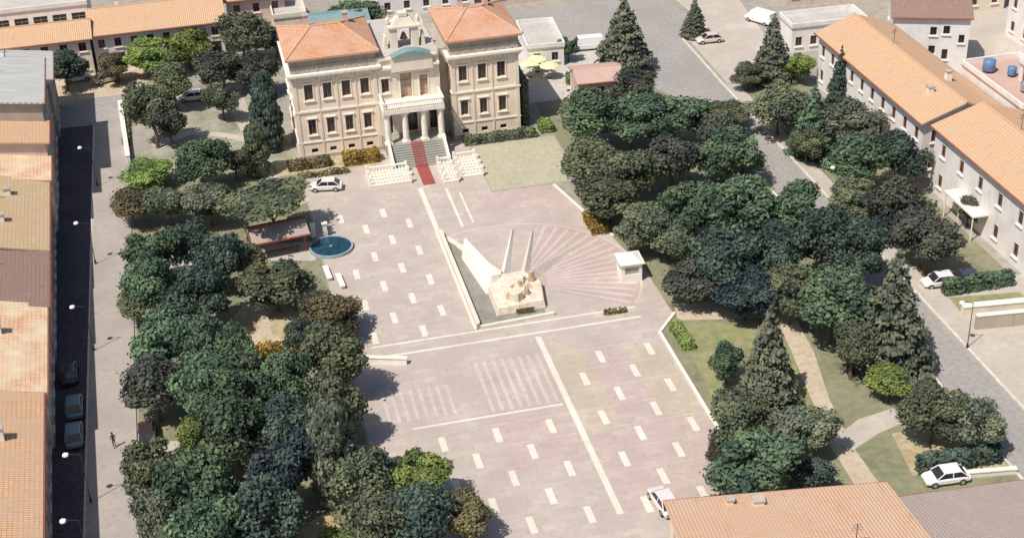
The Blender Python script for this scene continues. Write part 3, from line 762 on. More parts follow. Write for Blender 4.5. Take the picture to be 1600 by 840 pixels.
vh = house('villa', 'white villa with four small windows and a brown red roof at the upper right', 95.4, 181.5, math.radians(-22), 10.6, 9, 8.6, 'white', 'tile_brown', 'gx', 1.5, .35,
      {'S': [(5.2, 6.1, 3.2, 4.4), (5.2, 6.1, 6.0, 7.2), (7.0, 7.9, 6.2, 7.4), (9.2, 10.0, 4.9, 6.1), (7.1, 7.9, 2.4, 3.9)], 'W': wins(9, 2, (3, 6), .9, 1.2)}, 'dark')
house('low_store', 'long low white building with a pale roof at the top right', 85.2, 193.2, -.04, 11.6, 5.2, 3.8, 'white', 'flat', 'flat', 0, 0, {'S': wins(11.6, 5, (1.0,), 1, 1.4)}, cat='store')
house('far_white_block', 'white flat roofed block cut by the right edge of the photo at the top', 118.6, 176, 0, 9, 14, 8, 'white', 'flat', 'flat', 0, 0, {'W': wins(14, 4, (1.2, 4.8), 1, 1.5), 'S': wins(9, 3, (1.2, 4.8), 1, 1.5)})
house('far_cream_block', 'cream house behind the paved courtyard at the top right', 110, 200, 0, 14, 10, 7, 'cream2', 'flat', 'flat', 0, 0, {'S': wins(14, 4, (1.2, 4.2), 1, 1.5)})
house('far_pink_house', 'pinkish roofed house at the very top right', 92, 212, -.1, 16, 9, 5, 'pinkwall', 'tile_pink', 'gx', 1.5, .4, {'S': wins(16, 5, (1.4,), 1, 1.5)})
house('bottom_house', 'big pale orange tiled roof at the bottom right of the square', 28.2, 68.8, math.radians(-8.3), 17.4, 20, 7.7, 'cream', 'tile_peach', 'gx', 2.6, .5,
      {'N': wins(17.4, 6, (1.2, 4.8), 1, 1.6), 'W': wins(14.4, 4, (1.2, 4.8), 1, 1.6)}, 'brown', None, ((4.6, 19.0, 7.9, .7, 'trim', .5), (6.8, 18.6, 8.0, .7, 'trim', .8)))
house('corner_house', 'weathered greyish pink roof beside the big orange roof at the bottom right', 47.2, 64.5, math.radians(-4), 18, 20, 7.3, 'pinkwall', 'tile_grey', 'gx', 2.6, .5,
      {'N': wins(18, 5, (1.2, 4.6), 1, 1.6)})

# ------------------------------------------------------------------ leaves
def leaf_mesh(name, P, Nn, T, size, mat, rs):
    n = len(P)
    a = np.cross(Nn, rs.normal(size=(n, 3))); a /= np.linalg.norm(a, axis=1)[:, None]+1e-9
    b = np.cross(Nn, a); b /= np.linalg.norm(b, axis=1)[:, None]+1e-9
    s = size*rs.uniform(.6, 1.3, n)[:, None]
    V = np.stack([P-a*s-b*s*.6, P+a*s-b*s*.6, P+a*s*.7+b*s*.6, P-a*s*.7+b*s*.6], 1).reshape(-1, 3)
    me = bpy.data.meshes.new(name)
    me.vertices.add(4*n); me.vertices.foreach_set('co', V.astype(np.float32).ravel())
    me.loops.add(4*n); me.loops.foreach_set('vertex_index', np.arange(4*n, dtype=np.int32))
    me.polygons.add(n); me.polygons.foreach_set('loop_start', np.arange(0, 4*n, 4, dtype=np.int32))
    me.update(calc_edges=True)
    at = me.attributes.new('tint', 'FLOAT', 'FACE'); at.data.foreach_set('value', T.astype(np.float32))
    me.materials.append(mat); return me
def sph(rs, n):
    v = rs.normal(size=(n, 3)); return v/np.linalg.norm(v, axis=1)[:, None]
cache = {}
def crown(kind, var, col):
    key = (kind, var, col)
    if key in cache: return cache[key]
    rs = np.random.RandomState(hash((kind, var)) % 1000 if False else {'b': 11, 'c': 23, 'y': 37, 'p': 51}[kind]+var*7)
    P = []; Nn = []; T = []
    EL_ = (1.0, .82, .95, .78, 1.05, .88, .72, .98)
    if kind in 'bp':
        nb = 22 if kind == 'b' else 20
        for k in range(nb):
            if kind == 'b':
                c = sph(rs, 1)[0]*rs.uniform(.3, .78)*np.array([1.0, EL_[var % 8], .9])
                if c[2] < -.45: c[2] *= .5
                r = rs.uniform(.22, .44)
            else:
                a = rs.uniform(0, 6.28); q = math.sqrt(rs.uniform(0, 1))*.78; c = np.array([q*math.cos(a), q*math.sin(a), rs.uniform(-.12, .16)]); r = rs.uniform(.2, .34)
            n = int(3300*r*r*(1 if kind == 'b' else 1.1))+40
            d = sph(rs, n); sc3 = np.array([1, 1, .85 if kind == 'b' else .45])
            P.append(c+d*sc3*r*(rs.uniform(.66, 1.1, n)+(rs.uniform(size=n) < .10)*rs.uniform(.05, .4, n))[:, None]); Nn.append(d+rs.normal(scale=.55, size=(n, 3)))
            T.append(np.clip(rs.uniform(.15, .85)+rs.normal(scale=.16, size=n), 0, 1))
        size = .047
    elif kind == 'c':
        nt_ = 17
        for k in range(nt_):
            f = k/(nt_-1); z = -1+2*f*.98; rad = (1-f)**.85*.98+.03; nbn = max(4, int(13*(1-f))+3)
            a0 = rs.uniform(0, 6.28)
            for j in range(nbn):
                a = a0+6.283*j/nbn+rs.uniform(-.2, .2); L = rad*rs.uniform(.72, 1.08); m = max(8, int(105*L))
                q = np.sqrt(rs.uniform(0.02, 1, m)); wdt = .12*q*L+.02
                off = rs.normal(size=m)*wdt
                x = q*L*math.cos(a)-off*math.sin(a); y = q*L*math.sin(a)+off*math.cos(a)
                zz = z-.10*q*L*2+rs.normal(scale=.02, size=m)+.03
                P.append(np.stack([x, y, zz], 1)); Nn.append(np.stack([.5*np.cos(a)+rs.normal(scale=.5, size=m), .5*np.sin(a)+rs.normal(scale=.5, size=m), .7+0*q], 1))
                T.append(np.clip(rs.uniform(.2, .8)+rs.normal(scale=.15, size=m), 0, 1))
        size = .042
    else:
        for k in range(26):
            f = k/25; z = -1+1.94*f; rad = (.86*math.sin(math.pi*(f*.8+.16))**.6)
            for j in range(5):
                a = rs.uniform(0, 6.28); r = rs.uniform(.22, .4); c = np.array([math.cos(a)*rad*.62, math.sin(a)*rad*.62, z]); n = int(420*r)
                d = sph(rs, n); P.append(c+d*np.array([r, r, .1])*rs.uniform(.7, 1.1, n)[:, None]); Nn.append(d+rs.normal(scale=.5, size=(n, 3)))
                T.append(np.clip(rs.uniform(.2, .8)+rs.normal(scale=.15, size=n), 0, 1))
        size = .075
    P = np.concatenate(P); Nn = np.concatenate(Nn); T = np.concatenate(T)
    if kind == 'y': P[:, 2] *= 1.0
    cache[key] = leaf_mesh('crown', P, Nn, T, size, LM[col], rs)
    return cache[key]
tcache = {}
def trunk(kind, var):
    key = (kind, var)
    if key in tcache: return tcache[key]
    r = random.Random(var*5+3); mb = MB()
    th_ = .045 if kind != 'c' else .03
    pts = [(0, 0, -.02)]
    for k in range(1, 4): pts.append((r.uniform(-.03, .03), r.uniform(-.03, .03), k*(.2 if kind != 'c' else .28)))
    for k in range(3): mb.tube(pts[k], pts[k+1], th_*(1-.22*k), th_*(1-.22*(k+1)), 7, False)
    if kind in 'bp':
        for q in range(6):
            a = q*1.05+r.uniform(-.2, .2); s = pts[2] if q % 2 else pts[3]
            e = (s[0]+.22*math.cos(a), s[1]+.22*math.sin(a), s[2]+r.uniform(.1, .22)); mb.tube(s, e, th_*.45, th_*.2, 5, False)
            mb.tube(e, (e[0]+.1*math.cos(a+.5), e[1]+.1*math.sin(a+.5), e[2]+.12), th_*.2, th_*.08, 4, False)
    o = mb.build('trunk', M['trunk']); me = o.data; bpy.data.objects.remove(o)
    tcache[key] = me; return me
GROUP = {}
def tree(x, y, k, h, r, col, label, i):
    name = {'b': 'broadleaf_tree', 'c': 'conifer_tree', 'y': 'cypress_tree', 'p': 'umbrella_pine'}[k]
    t = thing(name, label, {'b': 'tree', 'c': 'conifer', 'y': 'cypress', 'p': 'pine tree'}[k], (x, y, 0), R.uniform(0, 6.28),
              'trees of the left park' if x < 20 else 'trees of the right park' if x < 66 else 'trees beyond the diagonal street')
    var = i % 8
    c = bpy.data.objects.new('crown', crown(k, var, col)); COL.objects.link(c); c.parent = t
    r *= 1.38
    if k == 'b': c.scale = (r, r*R.uniform(.88, 1.05), h*.42); c.location = (0, 0, h*.60)
    elif k == 'c': c.scale = (r, r, h*.47); c.location = (0, 0, h*.54)
    elif k == 'y': c.scale = (r, r, h*.47); c.location = (0, 0, h*.52)
    else: c.scale = (r, r*.9, h*.42); c.location = (0, 0, h*.82)
    tr = bpy.data.objects.new('trunk', trunk(k, var)); COL.objects.link(tr); tr.parent = t
    s = h*.9 if k != 'c' else h*1.05
    tr.scale = (s*.8, s*.8, s)
    return t
TREES = [
    (-8.3, 214.0, 'b', 6, 3.5, 'lime', 'bright lime green tree in front of the arcaded house at the upper left'),
    (-2.9, 215.6, 'b', 6, 3, 'lime', 'lime green tree touching the red eave of the long roofed house'),
    (-8.4, 188.3, 'b', 10, 2.7, 'olive', 'tall olive grey tree beside the pale strip path at the upper left'),
    (5.5, 214.5, 'b', 9, 3.7, 'olive', "large grey olive tree standing alone behind the palace's left corner"),
    (1.6, 203.9, 'b', 7, 2.9, 'purple', 'dark greyish tree behind the white car in the upper left park'),
    (6.5, 201.5, 'b', 7, 2.8, 'purple', 'dark greyish tree close to the left flank of the palace'),
    (-5.4, 199.9, 'b', 7, 2.3, 'olive', 'small grey olive tree in the back row of the upper left park'),
    (0.9, 194.6, 'b', 6, 2.1, 'olive', 'thin olive tree right of the white car in the upper left park'),
    (-6.5, 187.6, 'b', 7, 2, 'purple', 'dark narrow tree left of the white car under the trees'),
    (-3.1, 172.8, 'b', 7, 3, 'green', 'round green tree standing just below the white car in the left park'),
    (1.4, 175.2, 'b', 5, 1.9, 'olive', 'small olive tree beside the bare path left of the palace'),
    (6.4, 183.0, 'y', 11, 1.8, 'teal', 'tall narrow cypress left of the palace front corner'),
    (4.3, 175.7, 'y', 7, 1.5, 'olive', 'short cypress between the bare path and the palace garden'),
    (-9.8, 175.8, 'b', 4, 3, 'lime', "low lime green tree at the park's kerb on the left street"),
    (-11.7, 165.6, 'b', 5, 2.3, 'brown', 'brownish tree leaning over the left pavement below the lime one'),
    (-7.3, 164.3, 'b', 6, 2.4, 'olive', 'grey olive tree next to the brownish kerb tree'),
    (-2.5, 163.2, 'b', 6, 2.8, 'grey', 'pale grey leaved tree behind the red pavilion'),
    (4.6, 157.3, 'p', 7, 4.5, 'olive', 'wide flat topped pine beside the white car on the square'),
    (-9.0, 150.5, 'b', 8, 2.8, 'green', 'green tree at the park edge left of the dark bluish pair'),
    (-4.8, 150.7, 'b', 8, 2.2, 'teal', 'dark bluish green tree left of the red pavilion'),
    (-1.8, 146.0, 'b', 8, 2.2, 'teal', "dark bluish green tree touching the red pavilion's left side"),
    (-9.5, 142.5, 'b', 8, 2.6, 'green', 'green tree in the second row along the left pavement'),
    (-11.2, 141.4, 'b', 5, 2.1, 'olive', 'spiky grey tree pushing over the left pavement'),
    (-4.6, 137.8, 'b', 9, 2.8, 'teal', 'darkest bluish tree in the middle of the left park'),
    (3.6, 140.8, 'b', 6, 3.3, 'olive', 'olive tree just below the red pavilion beside the square'),
    (8.9, 133.3, 'b', 5, 2.9, 'brown', 'brown olive tree overhanging the square left of the paving dashes'),
    (-9.4, 129.5, 'b', 9, 2.8, 'green', 'big green tree at the pavement halfway down the left park'),
    (-5.0, 128.3, 'b', 9, 2.6, 'green', 'big green tree left of the ochre clearing'),
    (-2.1, 127.5, 'b', 7, 2, 'green', 'small green tree at the edge of the ochre clearing'),
    (5.2, 130.5, 'b', 5, 1.5, 'teal', 'small bluish tree right of the ochre clearing'),
    (-9.7, 123.3, 'b', 7, 2.6, 'purple', 'dark greyish tree above the two cars at the left kerb'),
    (-5.4, 120.2, 'b', 9, 2.5, 'green', 'green tree right of the greyish kerb tree'),
    (-1.5, 119.1, 'b', 9, 2.8, 'green', 'broad green tree below the ochre clearing'),
    (2.4, 119.4, 'b', 8, 2.2, 'green', 'green tree below right of the ochre clearing'),
    (7.6, 121.5, 'b', 9, 2.6, 'olive', 'tall olive tree at the left end of the long white wall'),
    (6.4, 114.0, 'b', 9, 2.4, 'olive', 'tall olive grey tree just below the long white wall by the square'),
    (5.7, 106.2, 'y', 11, 2.1, 'grey', 'grey columnar tree in the left park next to the brown bench'),
    (2.0, 112.5, 'b', 8, 2.4, 'teal', 'bluish dark tree left of the grey columnar tree'),
    (-2.6, 111.9, 'b', 9, 2.7, 'green', 'broad green tree in the middle of the lower left park'),
    (-5.9, 112.6, 'b', 7, 1.8, 'lime', 'tree with yellow green top in the lower left park'),
    (-9.7, 108.4, 'b', 8, 2.5, 'olive', 'grey olive tree just below the white car at the left kerb'),
    (-5.5, 103.8, 'b', 10, 2.8, 'green', 'large green tree low in the left park'),
    (0.6, 105.6, 'b', 9, 3, 'navy', 'very dark green tree low in the left park'),
    (-9.8, 102.1, 'b', 8, 2.1, 'grey', 'pale grey green tree at the kerb in the lower left corner of the park'),
    (-5.4, 98.4, 'b', 9, 2.7, 'green', "green tree cut by the photo's bottom edge at the left"),
    (-1.1, 99.3, 'b', 9, 2.5, 'teal', 'bluish tree by the bottom edge left of the yellow bush'),
    (7.8, 103.4, 'b', 7, 2.4, 'olive', 'olive grey tree at the lower end of the left park'),
    (7.5, 97.6, 'b', 7, 2.5, 'olive', 'olive grey tree at the bottom edge right of the yellow bush'),
    (12.5, 103.3, 'b', 6, 2.6, 'lime', 'lime topped tree standing against the square at the bottom left'),
    (11.5, 97.3, 'b', 7, 2.7, 'teal', 'bluish green tree at the bottom edge against the square'),
    (15.6, 97.3, 'b', 5, 1.9, 'brown', 'brown dark tree nearest the square at the bottom edge'),
    (59.1, 193.3, 'c', 12, 3.7, 'grey', 'tall grey green conifer on the street corner right of the palace'),
    (73.9, 204.5, 'c', 6, 1.8, 'grey', 'small lone conifer by the pale car park'),
    (56.8, 181.1, 'b', 6, 2.9, 'purple', 'dark greyish tree below the tall corner conifer'),
    (47.2, 170.0, 'b', 8, 4, 'green', 'deep green tree right of the palace beside the pink terrace'),
    (52.3, 168.0, 'b', 8, 3.8, 'green', 'deep green tree in the middle of the row right of the palace'),
    (57.8, 166.2, 'b', 8, 3.5, 'green', 'deep green tree at the right end of the row right of the palace'),
    (43.7, 158.8, 'b', 7, 3.2, 'olive', 'olive grey tree between the palace lawn and the deep green row'),
    (47.4, 155.0, 'b', 8, 3.1, 'olive', 'olive tree right of the palace lawn in the second row'),
    (53.8, 155.8, 'b', 8, 3.3, 'purple', 'dark grey brown tree in the upper right park'),
    (66.3, 170.1, 'b', 4, 2.6, 'olive', 'small olive tree on the kerb of the diagonal street'),
    (60.9, 154.5, 'b', 8, 3.4, 'green', 'bluish green tree beside the diagonal street'),
    (43.5, 149.8, 'b', 6, 3.1, 'olive', 'olive tree on the rim of the pink paving'),
    (45.2, 141.4, 'b', 7, 2.9, 'olive', 'grey olive tree above the small white kiosk'),
    (50.6, 140.5, 'b', 9, 3.3, 'green', 'wide green tree in the heart of the right park'),
    (56.3, 138.3, 'b', 10, 4, 'green', 'broad green tree in the heart of the right park next to the street'),
    (61.3, 137.0, 'b', 9, 3.1, 'green', 'green tree at the edge of the diagonal street above the bluish ones'),
    (48.6, 136.8, 'b', 6, 2.7, 'olive', 'olive tree behind the deep shade in the right park'),
    (51.2, 128.8, 'b', 9, 3.1, 'teal', 'bluish tree above the deepest shade in the right park'),
    (56.6, 128.6, 'b', 9, 2.8, 'teal', 'bluish green tree right of the deepest shade'),
    (62.3, 129.8, 'b', 9, 2.9, 'teal', 'dark bluish tree at the diagonal street kerb'),
    (65.0, 126.8, 'b', 9, 2.8, 'teal', 'dark bluish tree touching the street line at the right'),
    (55.7, 122.6, 'b', 7, 2.6, 'olive', 'olive green tree at the lower rim of the right tree mass'),
    (58.1, 117.8, 'b', 9, 3.7, 'green', 'large plain green tree at the lower right of the tree mass'),
    (62.1, 112.3, 'c', 13, 3.6, 'grey', 'big grey conifer beside the street below the tree mass'),
    (57.6, 111.2, 'b', 7, 1.9, 'olive', 'grey olive tree left of the big street conifer'),
    (47.9, 109.5, 'c', 11, 2.6, 'grey', 'grey conifer standing in the lawn between two sandy paths'),
    (45.4, 113.8, 'b', 5, 1.5, 'green', "small green tree on the lawn beside the square's white kerb"),
    (59.3, 106.6, 'b', 4, 1.9, 'lime', 'small yellow green tree under the big street conifer'),
    (42.9, 102.1, 'b', 7, 2.8, 'olive', 'olive tree above the dark green one near the bottom roof'),
    (41.0, 95.0, 'b', 8, 3.2, 'green', 'dark green tree just above the big orange roof'),
    (40.0, 101.0, 'b', 4, 1.1, 'brown', 'brownish small tree on the lower right corner of the square'),
    (48.5, 100.1, 'b', 6, 2.3, 'grey', 'grey leaved tree in the middle of the lower right lawn'),
    (46.8, 96.0, 'b', 4, 1.9, 'teal', "small bluish tree close to the orange roof's edge"),
    (60.3, 99.6, 'b', 6, 2.5, 'olive', 'olive tree on the lower right lawn near the street'),
    (63.3, 97.1, 'b', 6, 2, 'grey', 'grey tree leaning over the street at the lower right'),
    (78.4, 183.9, 'c', 10, 2.6, 'grey', 'dark conifer right of the car park at the top'),
    (74.3, 182.1, 'b', 4, 2, 'olive', 'small olive tree at the edge of the car park'),
    (81.5, 181.9, 'b', 5, 2.1, 'lime', 'light green tree in front of the end of the long orange roof'),
    (72.3, 166.6, 'b', 7, 3.3, 'olive', 'dark olive tree between the street and the long orange roof'),
    (74.6, 160.8, 'c', 9, 2.8, 'green', 'green conifer before the white facade of the long roofed house'),
    (83.4, 172.3, 'c', 9, 1.6, 'teal', 'slim bluish conifer against the white facade of the long roofed house'),
    (79.1, 159.1, 'b', 7, 3, 'grey', 'grey tree before the white facade of the long roofed house'),
    (72.5, 157.5, 'b', 5, 2, 'olive', 'low olive tree right of the pale pavement'),
    (74.5, 147.4, 'b', 8, 3.2, 'green', 'green tree below the grey facade tree'),
    (80.8, 148.2, 'b', 8, 3, 'teal', 'bluish tree at the lower corner of the long orange roof'),
    (71.4, 140.3, 'b', 6, 2.8, 'olive', 'olive tree beside the street above the dark greyish tree'),
    (74.1, 135.3, 'b', 8, 3, 'purple', 'dark greyish tree by the street in front of the white house'),
    (73.7, 127.5, 'b', 8, 2.9, 'purple', "darkest greyish tree closest to the white house's parked cars"),
    (17.2, 219.7, 'b', 5, 2.6, 'teal', 'bluish tree behind the left roof of the palace'),
    (23.5, 221.2, 'b', 6, 3.6, 'green', 'green tree behind the bell tower of the palace'),
    (10.4, 216.3, 'b', 5, 2, 'teal', 'small bluish tree between the grey olive tree and the palace roof'),
    (-20.9, 212.9, 'b', 6, 2.8, 'teal', 'bluish grey tree at the far end of the left street'),
    (-13.6, 213.4, 'b', 5, 2, 'brown', 'brownish tree in the dusty yard at the upper left'),
    (52.6, 200.5, 'b', 4, 1.3, 'green', 'small dark tree beside the white van'),
    (62.2, 162.2, 'b', 6, 2.7, 'purple', 'dark greyish tree over the diagonal street above the bluish green one'),
    (63.9, 157.5, 'b', 5, 1.8, 'purple', 'small dark tree over the diagonal street beside the pale pavement'),
    (47.1, 129.4, 'b', 6, 2.9, 'purple', 'darkest low tree in the deep shade beside the white kiosk'),  # added tree, dark leaves imitate deep shadow on the park ground
    (51.5, 124.7, 'b', 6, 2.9, 'navy', 'very dark bluish tree in the deep shade above the sandy path'),  # also added, its dark crown fills in for shadowed ground
    (1.1, 147.8, 'b', 5, 1.8, 'olive', 'small olive tree tucked against the lower side of the red pavilion'),
    (83.7, 136.5, 'b', 4, 1.3, 'olive', 'small olive bush like tree against the white house'),
]
for i, a in enumerate(TREES): tree(*a, i)

# hedges and bushes
def hedge(x0, x1, y0, y1, h, col, label, name='hedge', cat='hedge', dens=42, size=.16):
    rs = np.random.RandomState(int(abs(x0*7+y0*3)) % 9999); W, D = x1-x0, y1-y0
    n = int((W*D+2*h*(W+D))*dens)
    p = rs.uniform(size=(n, 3))*np.array([W, D, h]); f = rs.uniform(size=n); nn = np.zeros((n, 3))
    tot = W*D+2*h*(W+D); e = [W*D/tot, (W*D+W*h)/tot, (W*D+2*W*h)/tot, (W*D+2*W*h+D*h)/tot]
    for lo, hi, ax, val, nv in ((0, e[0], 2, h, 1), (e[0], e[1], 1, 0, -1), (e[1], e[2], 1, D, 1), (e[2], e[3], 0, 0, -1), (e[3], 2, 0, W, 1)):
        m = (f >= lo) & (f < hi); p[m, ax] = val; nn[m, ax] = nv
    p += rs.normal(scale=.07, size=(n, 3)); p[:, 2] += .12*np.sin(p[:, 0]*1.7)*(p[:, 2] > h*.6); p[:, 2] = np.maximum(p[:, 2], .05)
    nn += rs.normal(scale=.5, size=(n, 3))
    me = leaf_mesh(name, p, nn, np.clip(.5+.25*np.sin(p[:, 0]*2.3)+rs.normal(scale=.2, size=n), 0, 1), size, LM[col], rs)
    o = bpy.data.objects.new(name, me); COL.objects.link(o); o.location = (x0, y0, 0)
    tag(o, label, cat)
hedge(31.8, 41.5, 175.9, 177.2, 1.0, 'olive', 'low green hedge along the foot of the right palace wing')
hedge(8.2, 13.6, 175.2, 176.8, .9, 'hedge', 'brownish hedge at the left end of the palace front')
hedge(15.4, 20.0, 174.6, 176.6, 1.3, 'bronze_bush', 'brown bush hedge left of the palace stairs')
hedge(9.2, 15.6, 172.6, 173.4, .5, 'hedge', 'low clipped brown hedge nearest the parked white car')
hedge(74.0, 82.0, 122.8, 124.0, 1.5, 'green', 'dark green hedge beside the white house forecourt')
hedge(50.2, 56.4, 191.6, 193.0, 1.4, 'lime', 'bright green hedge behind the pink pavilion')
hedge(49.8, 56.2, 183.0, 184.3, 1.2, 'green', 'green hedge in front of the pink pavilion')
hedge(40.72, 41.5, 180.0, 190.0, 6.5, 'olive', 'tall green climber hiding the right flank of the palace', 'climbing_plant', 'climber')
hedge(42.4, 44.0, 176.6, 178.6, 1.3, 'lime', 'lime green bush at the right corner of the palace')
hedge(-13.0, -12.2, 190, 203, .5, 'hedge', 'low clipped hedge along the pale strip on the left street')
hedge(36.4, 41.8, 95.4, 96.6, .8, 'green', 'green hedge between the square and the big orange roof')
hedge(43.4, 44.6, 120.6, 125.6, .6, 'lime', 'low yellow green hedge along the square\'s white kerb')
hedge(43.0, 44.2, 104.5, 110.4, 1.1, 'brown', 'brownish hedge below the white kerb at the square\'s right side')
hedge(41.2, 43.2, 147.2, 151.6, 1.0, 'bronze_bush', 'ochre bush at the edge of the pink paving')
hedge(37.6, 40.0, 129.6, 130.2, .3, 'hedge', 'thin yellowish planting strip at the foot of the radial paving')
hedge(0.6, 4.6, 131.4, 133.0, 1.0, 'bronze_bush', 'ochre bush at the lower end of the round clearing')
hedge(3.4, 8.2, 99.4, 101.4, .9, 'lime', 'yellow bush at the bottom edge of the left park')
hedge(-11.4, -9.8, 116.2, 117.2, .8, 'bronze_bush', 'small ochre bush behind the white car at the left kerb')
hedge(57.2, 65.0, 95.0, 96.4, 1.6, 'teal', 'dark bluish hedge by the white car at the lower right')

# ------------------------------------------------------------------ walls, pool, pavilion, kiosk
def low_wall(x0, y0, x1, y1, h, wd, mat, label, name='low_wall', cat='wall'):
    d = Vector((x1-x0, y1-y0)); L = d.length
    t = thing(name, label, cat, (x0, y0, 0), math.atan2(d.y, d.x))
    MB().box(0, L, -wd/2, wd/2, -.05, h).build('wall_body', M[mat], t)
    MB().box(-.05, L+.05, -wd/2-.06, wd/2+.06, h, h+.1).build('coping', M['trim'], t)
low_wall(9.0, 128.6, 15.4, 126.4, .7, .4, 'fin', 'white low wall at the left edge of the square above the shaded strip')
low_wall(-12.3, 184.5, -13.3, 204.0, 1.0, .5, 'white', 'tall white strip wall beside the left street at the top')
low_wall(-11.7, 118.9, -10.4, 114.6, .9, .4, 'white', 'white wall at the parked cars on the left kerb')
low_wall(73.8, 119.0, 82.5, 118.0, 1.1, .8, 'cream2', 'upper cream boundary wall on the right forecourt')
low_wall(73.8, 116.2, 82.5, 115.2, 1.6, .5, 'tan', 'lower tan boundary wall with a shaded foot on the right forecourt')
low_wall(60.0, 94.2, 65.5, 93.4, .5, .4, 'white', 'white kerb wall beside the white car at the lower right')

pool = thing('fountain_pool', 'round blue pool with pale rim at the left edge of the square', 'pool', (10.9, 153.2, 0))
MB().lathe((0, 0, 0), [(2.6, 0), (2.6, .36), (2.38, .36), (2.38, .16)], 40).build('rim', M['poolrim'], pool)
MB().lathe((0, 0, 0), [(2.34, .17), (2.34, .30)], 40).build('water', M['water'], pool)
MB().lathe((0, 0, .2), [(.22, 0), (.2, .2), (.06, .3)], 12).build('nozzle', M['basin'], pool)
def stele(x, y, label):
    t = thing('stone_post', label, 'post', (x, y, 0))
    MB().prism([(-.3, -.25), (.3, -.25), (.3, .25), (-.3, .25)], 0, 1.7, .8).build('shaft', M['fin'], t, bevel=.03)
    MB().box(-.34, .34, -.29, .29, 1.7, 1.85).build('cap', M['fin'], t)
stele(9.2, 156.6, 'left one of the two white stone posts behind the blue pool')
stele(10.6, 156.4, 'right one of the two white stone posts behind the blue pool')
for x, y, lab in ((9.7, 147.0, 'long white bench below the blue pool, the left one'), (10.9, 144.8, 'long white bench below the blue pool, the right one')):
    t = thing('stone_bench', lab, 'bench', (x, y, 0), math.radians(94))
    MB().box(-1.5, 1.5, -.3, .3, .36, .48).build('seat', M['fin'], t)
    for q in (-1.2, 1.2): MB().box(q-.15, q+.15, -.22, .22, 0, .36).build('leg', M['cream2'], t)

pv = thing('open_pavilion', 'open pavilion with red brown beams and a weathered roof left of the blue pool', 'pavilion', (2.2, 152.6, 0), .12)
for x, y in ((.2, .2), (5.8, .2), (.2, 3.6), (5.8, 3.6)): MB().box(x-.12, x+.12, y-.12, y+.12, 0, 2.6).build('post', M['redwood'], pv)
r = MB(); gable(r, 6, 3.8, 2.5, .8, .4, 'x', .12); r.build('roof', M['tile_grey'], pv)
MB().box(-.4, 6.4, -.5, -.38, 2.3, 2.5).box(-.4, 6.4, 4.2, 4.32, 2.3, 2.5).box(-.45, 6.45, 1.8, 2.0, 3.44, 3.6).build('beams', M['redwood'], pv)
MB().box(-.5, -.42, -.4, 4.2, 2.3, 2.5).box(6.42, 6.5, -.4, 4.2, 2.3, 2.5).build('beams', M['redwood'], pv)
for y in (.6, 3.0): MB().box(.8, 5.2, y, y+.4, .42, .5).box(1, 1.2, y+.05, y+.35, 0, .42).box(4.8, 5, y+.05, y+.35, 0, .42).build('bench', M['brown'], pv)

ks = thing('kiosk', 'small white kiosk with slatted front between the radial paving and the right park', 'kiosk', (41.3, 135.6, 0), -.05)
km = MB(); 
for o, u, L in (((0, 0), (1, 0), 2.3), ((2.3, 0), (0, 1), 2.4), ((2.3, 2.4), (-1, 0), 2.3), ((0, 2.4), (0, -1), 2.4)):
    wall_panel(km, o, u, L, 0, 2.3, [(.35, L-.35, 1.0, 1.9)], .12)
km.build('wall', M['fin'], ks)
for o, u, L in (((0, 0), (1, 0), 2.3), ((2.3, 0), (0, 1), 2.4), ((2.3, 2.4), (-1, 0), 2.3), ((0, 2.4), (0, -1), 2.4)):
    s = MB(); obox(s, o, u, .36, L-.36, 1.0, 1.9, -.14, -.1); s.build('shutter', M['attic'], ks)
MB().box(-.25, 2.55, -.25, 2.65, 2.3, 2.45).prism([(-.1, -.1), (2.4, -.1), (2.4, 2.5), (-.1, 2.5)], 2.45, 2.8, .4).build('roof', M['fin'], ks)

def parasol(x, y, label):
    t = thing('parasol', label, 'parasol', (x, y, 0), R.uniform(0, 1), 'pale yellow parasols behind the palace')
    MB().tube((0, 0, 0), (0, 0, 2.5), .04).build('pole', M['trim'], t)
    MB().lathe((0, 0, 0), [(1.5, 2.0), (1.46, 2.06), (.8, 2.36), (.05, 2.62)], 8).build('canopy', M['canvas'], t)
    MB().lathe((0, 0, 0), [(.35, 0), (.35, .12), (.08, .16)], 12).build('base', M['dark'], t)
    m = MB().lathe((1.1, 0.4, 0), [(.4, .7), (.4, .75)], 12); m.build('table', M['fin'], t)
parasol(45.6, 196.4, 'pale yellow parasol on the left, near the palace\'s right flank')
parasol(48.2, 195.0, 'pale yellow parasol on the right in front of the annex')
parasol(47.2, 198.0, 'pale yellow parasol at the back against the annex wall')

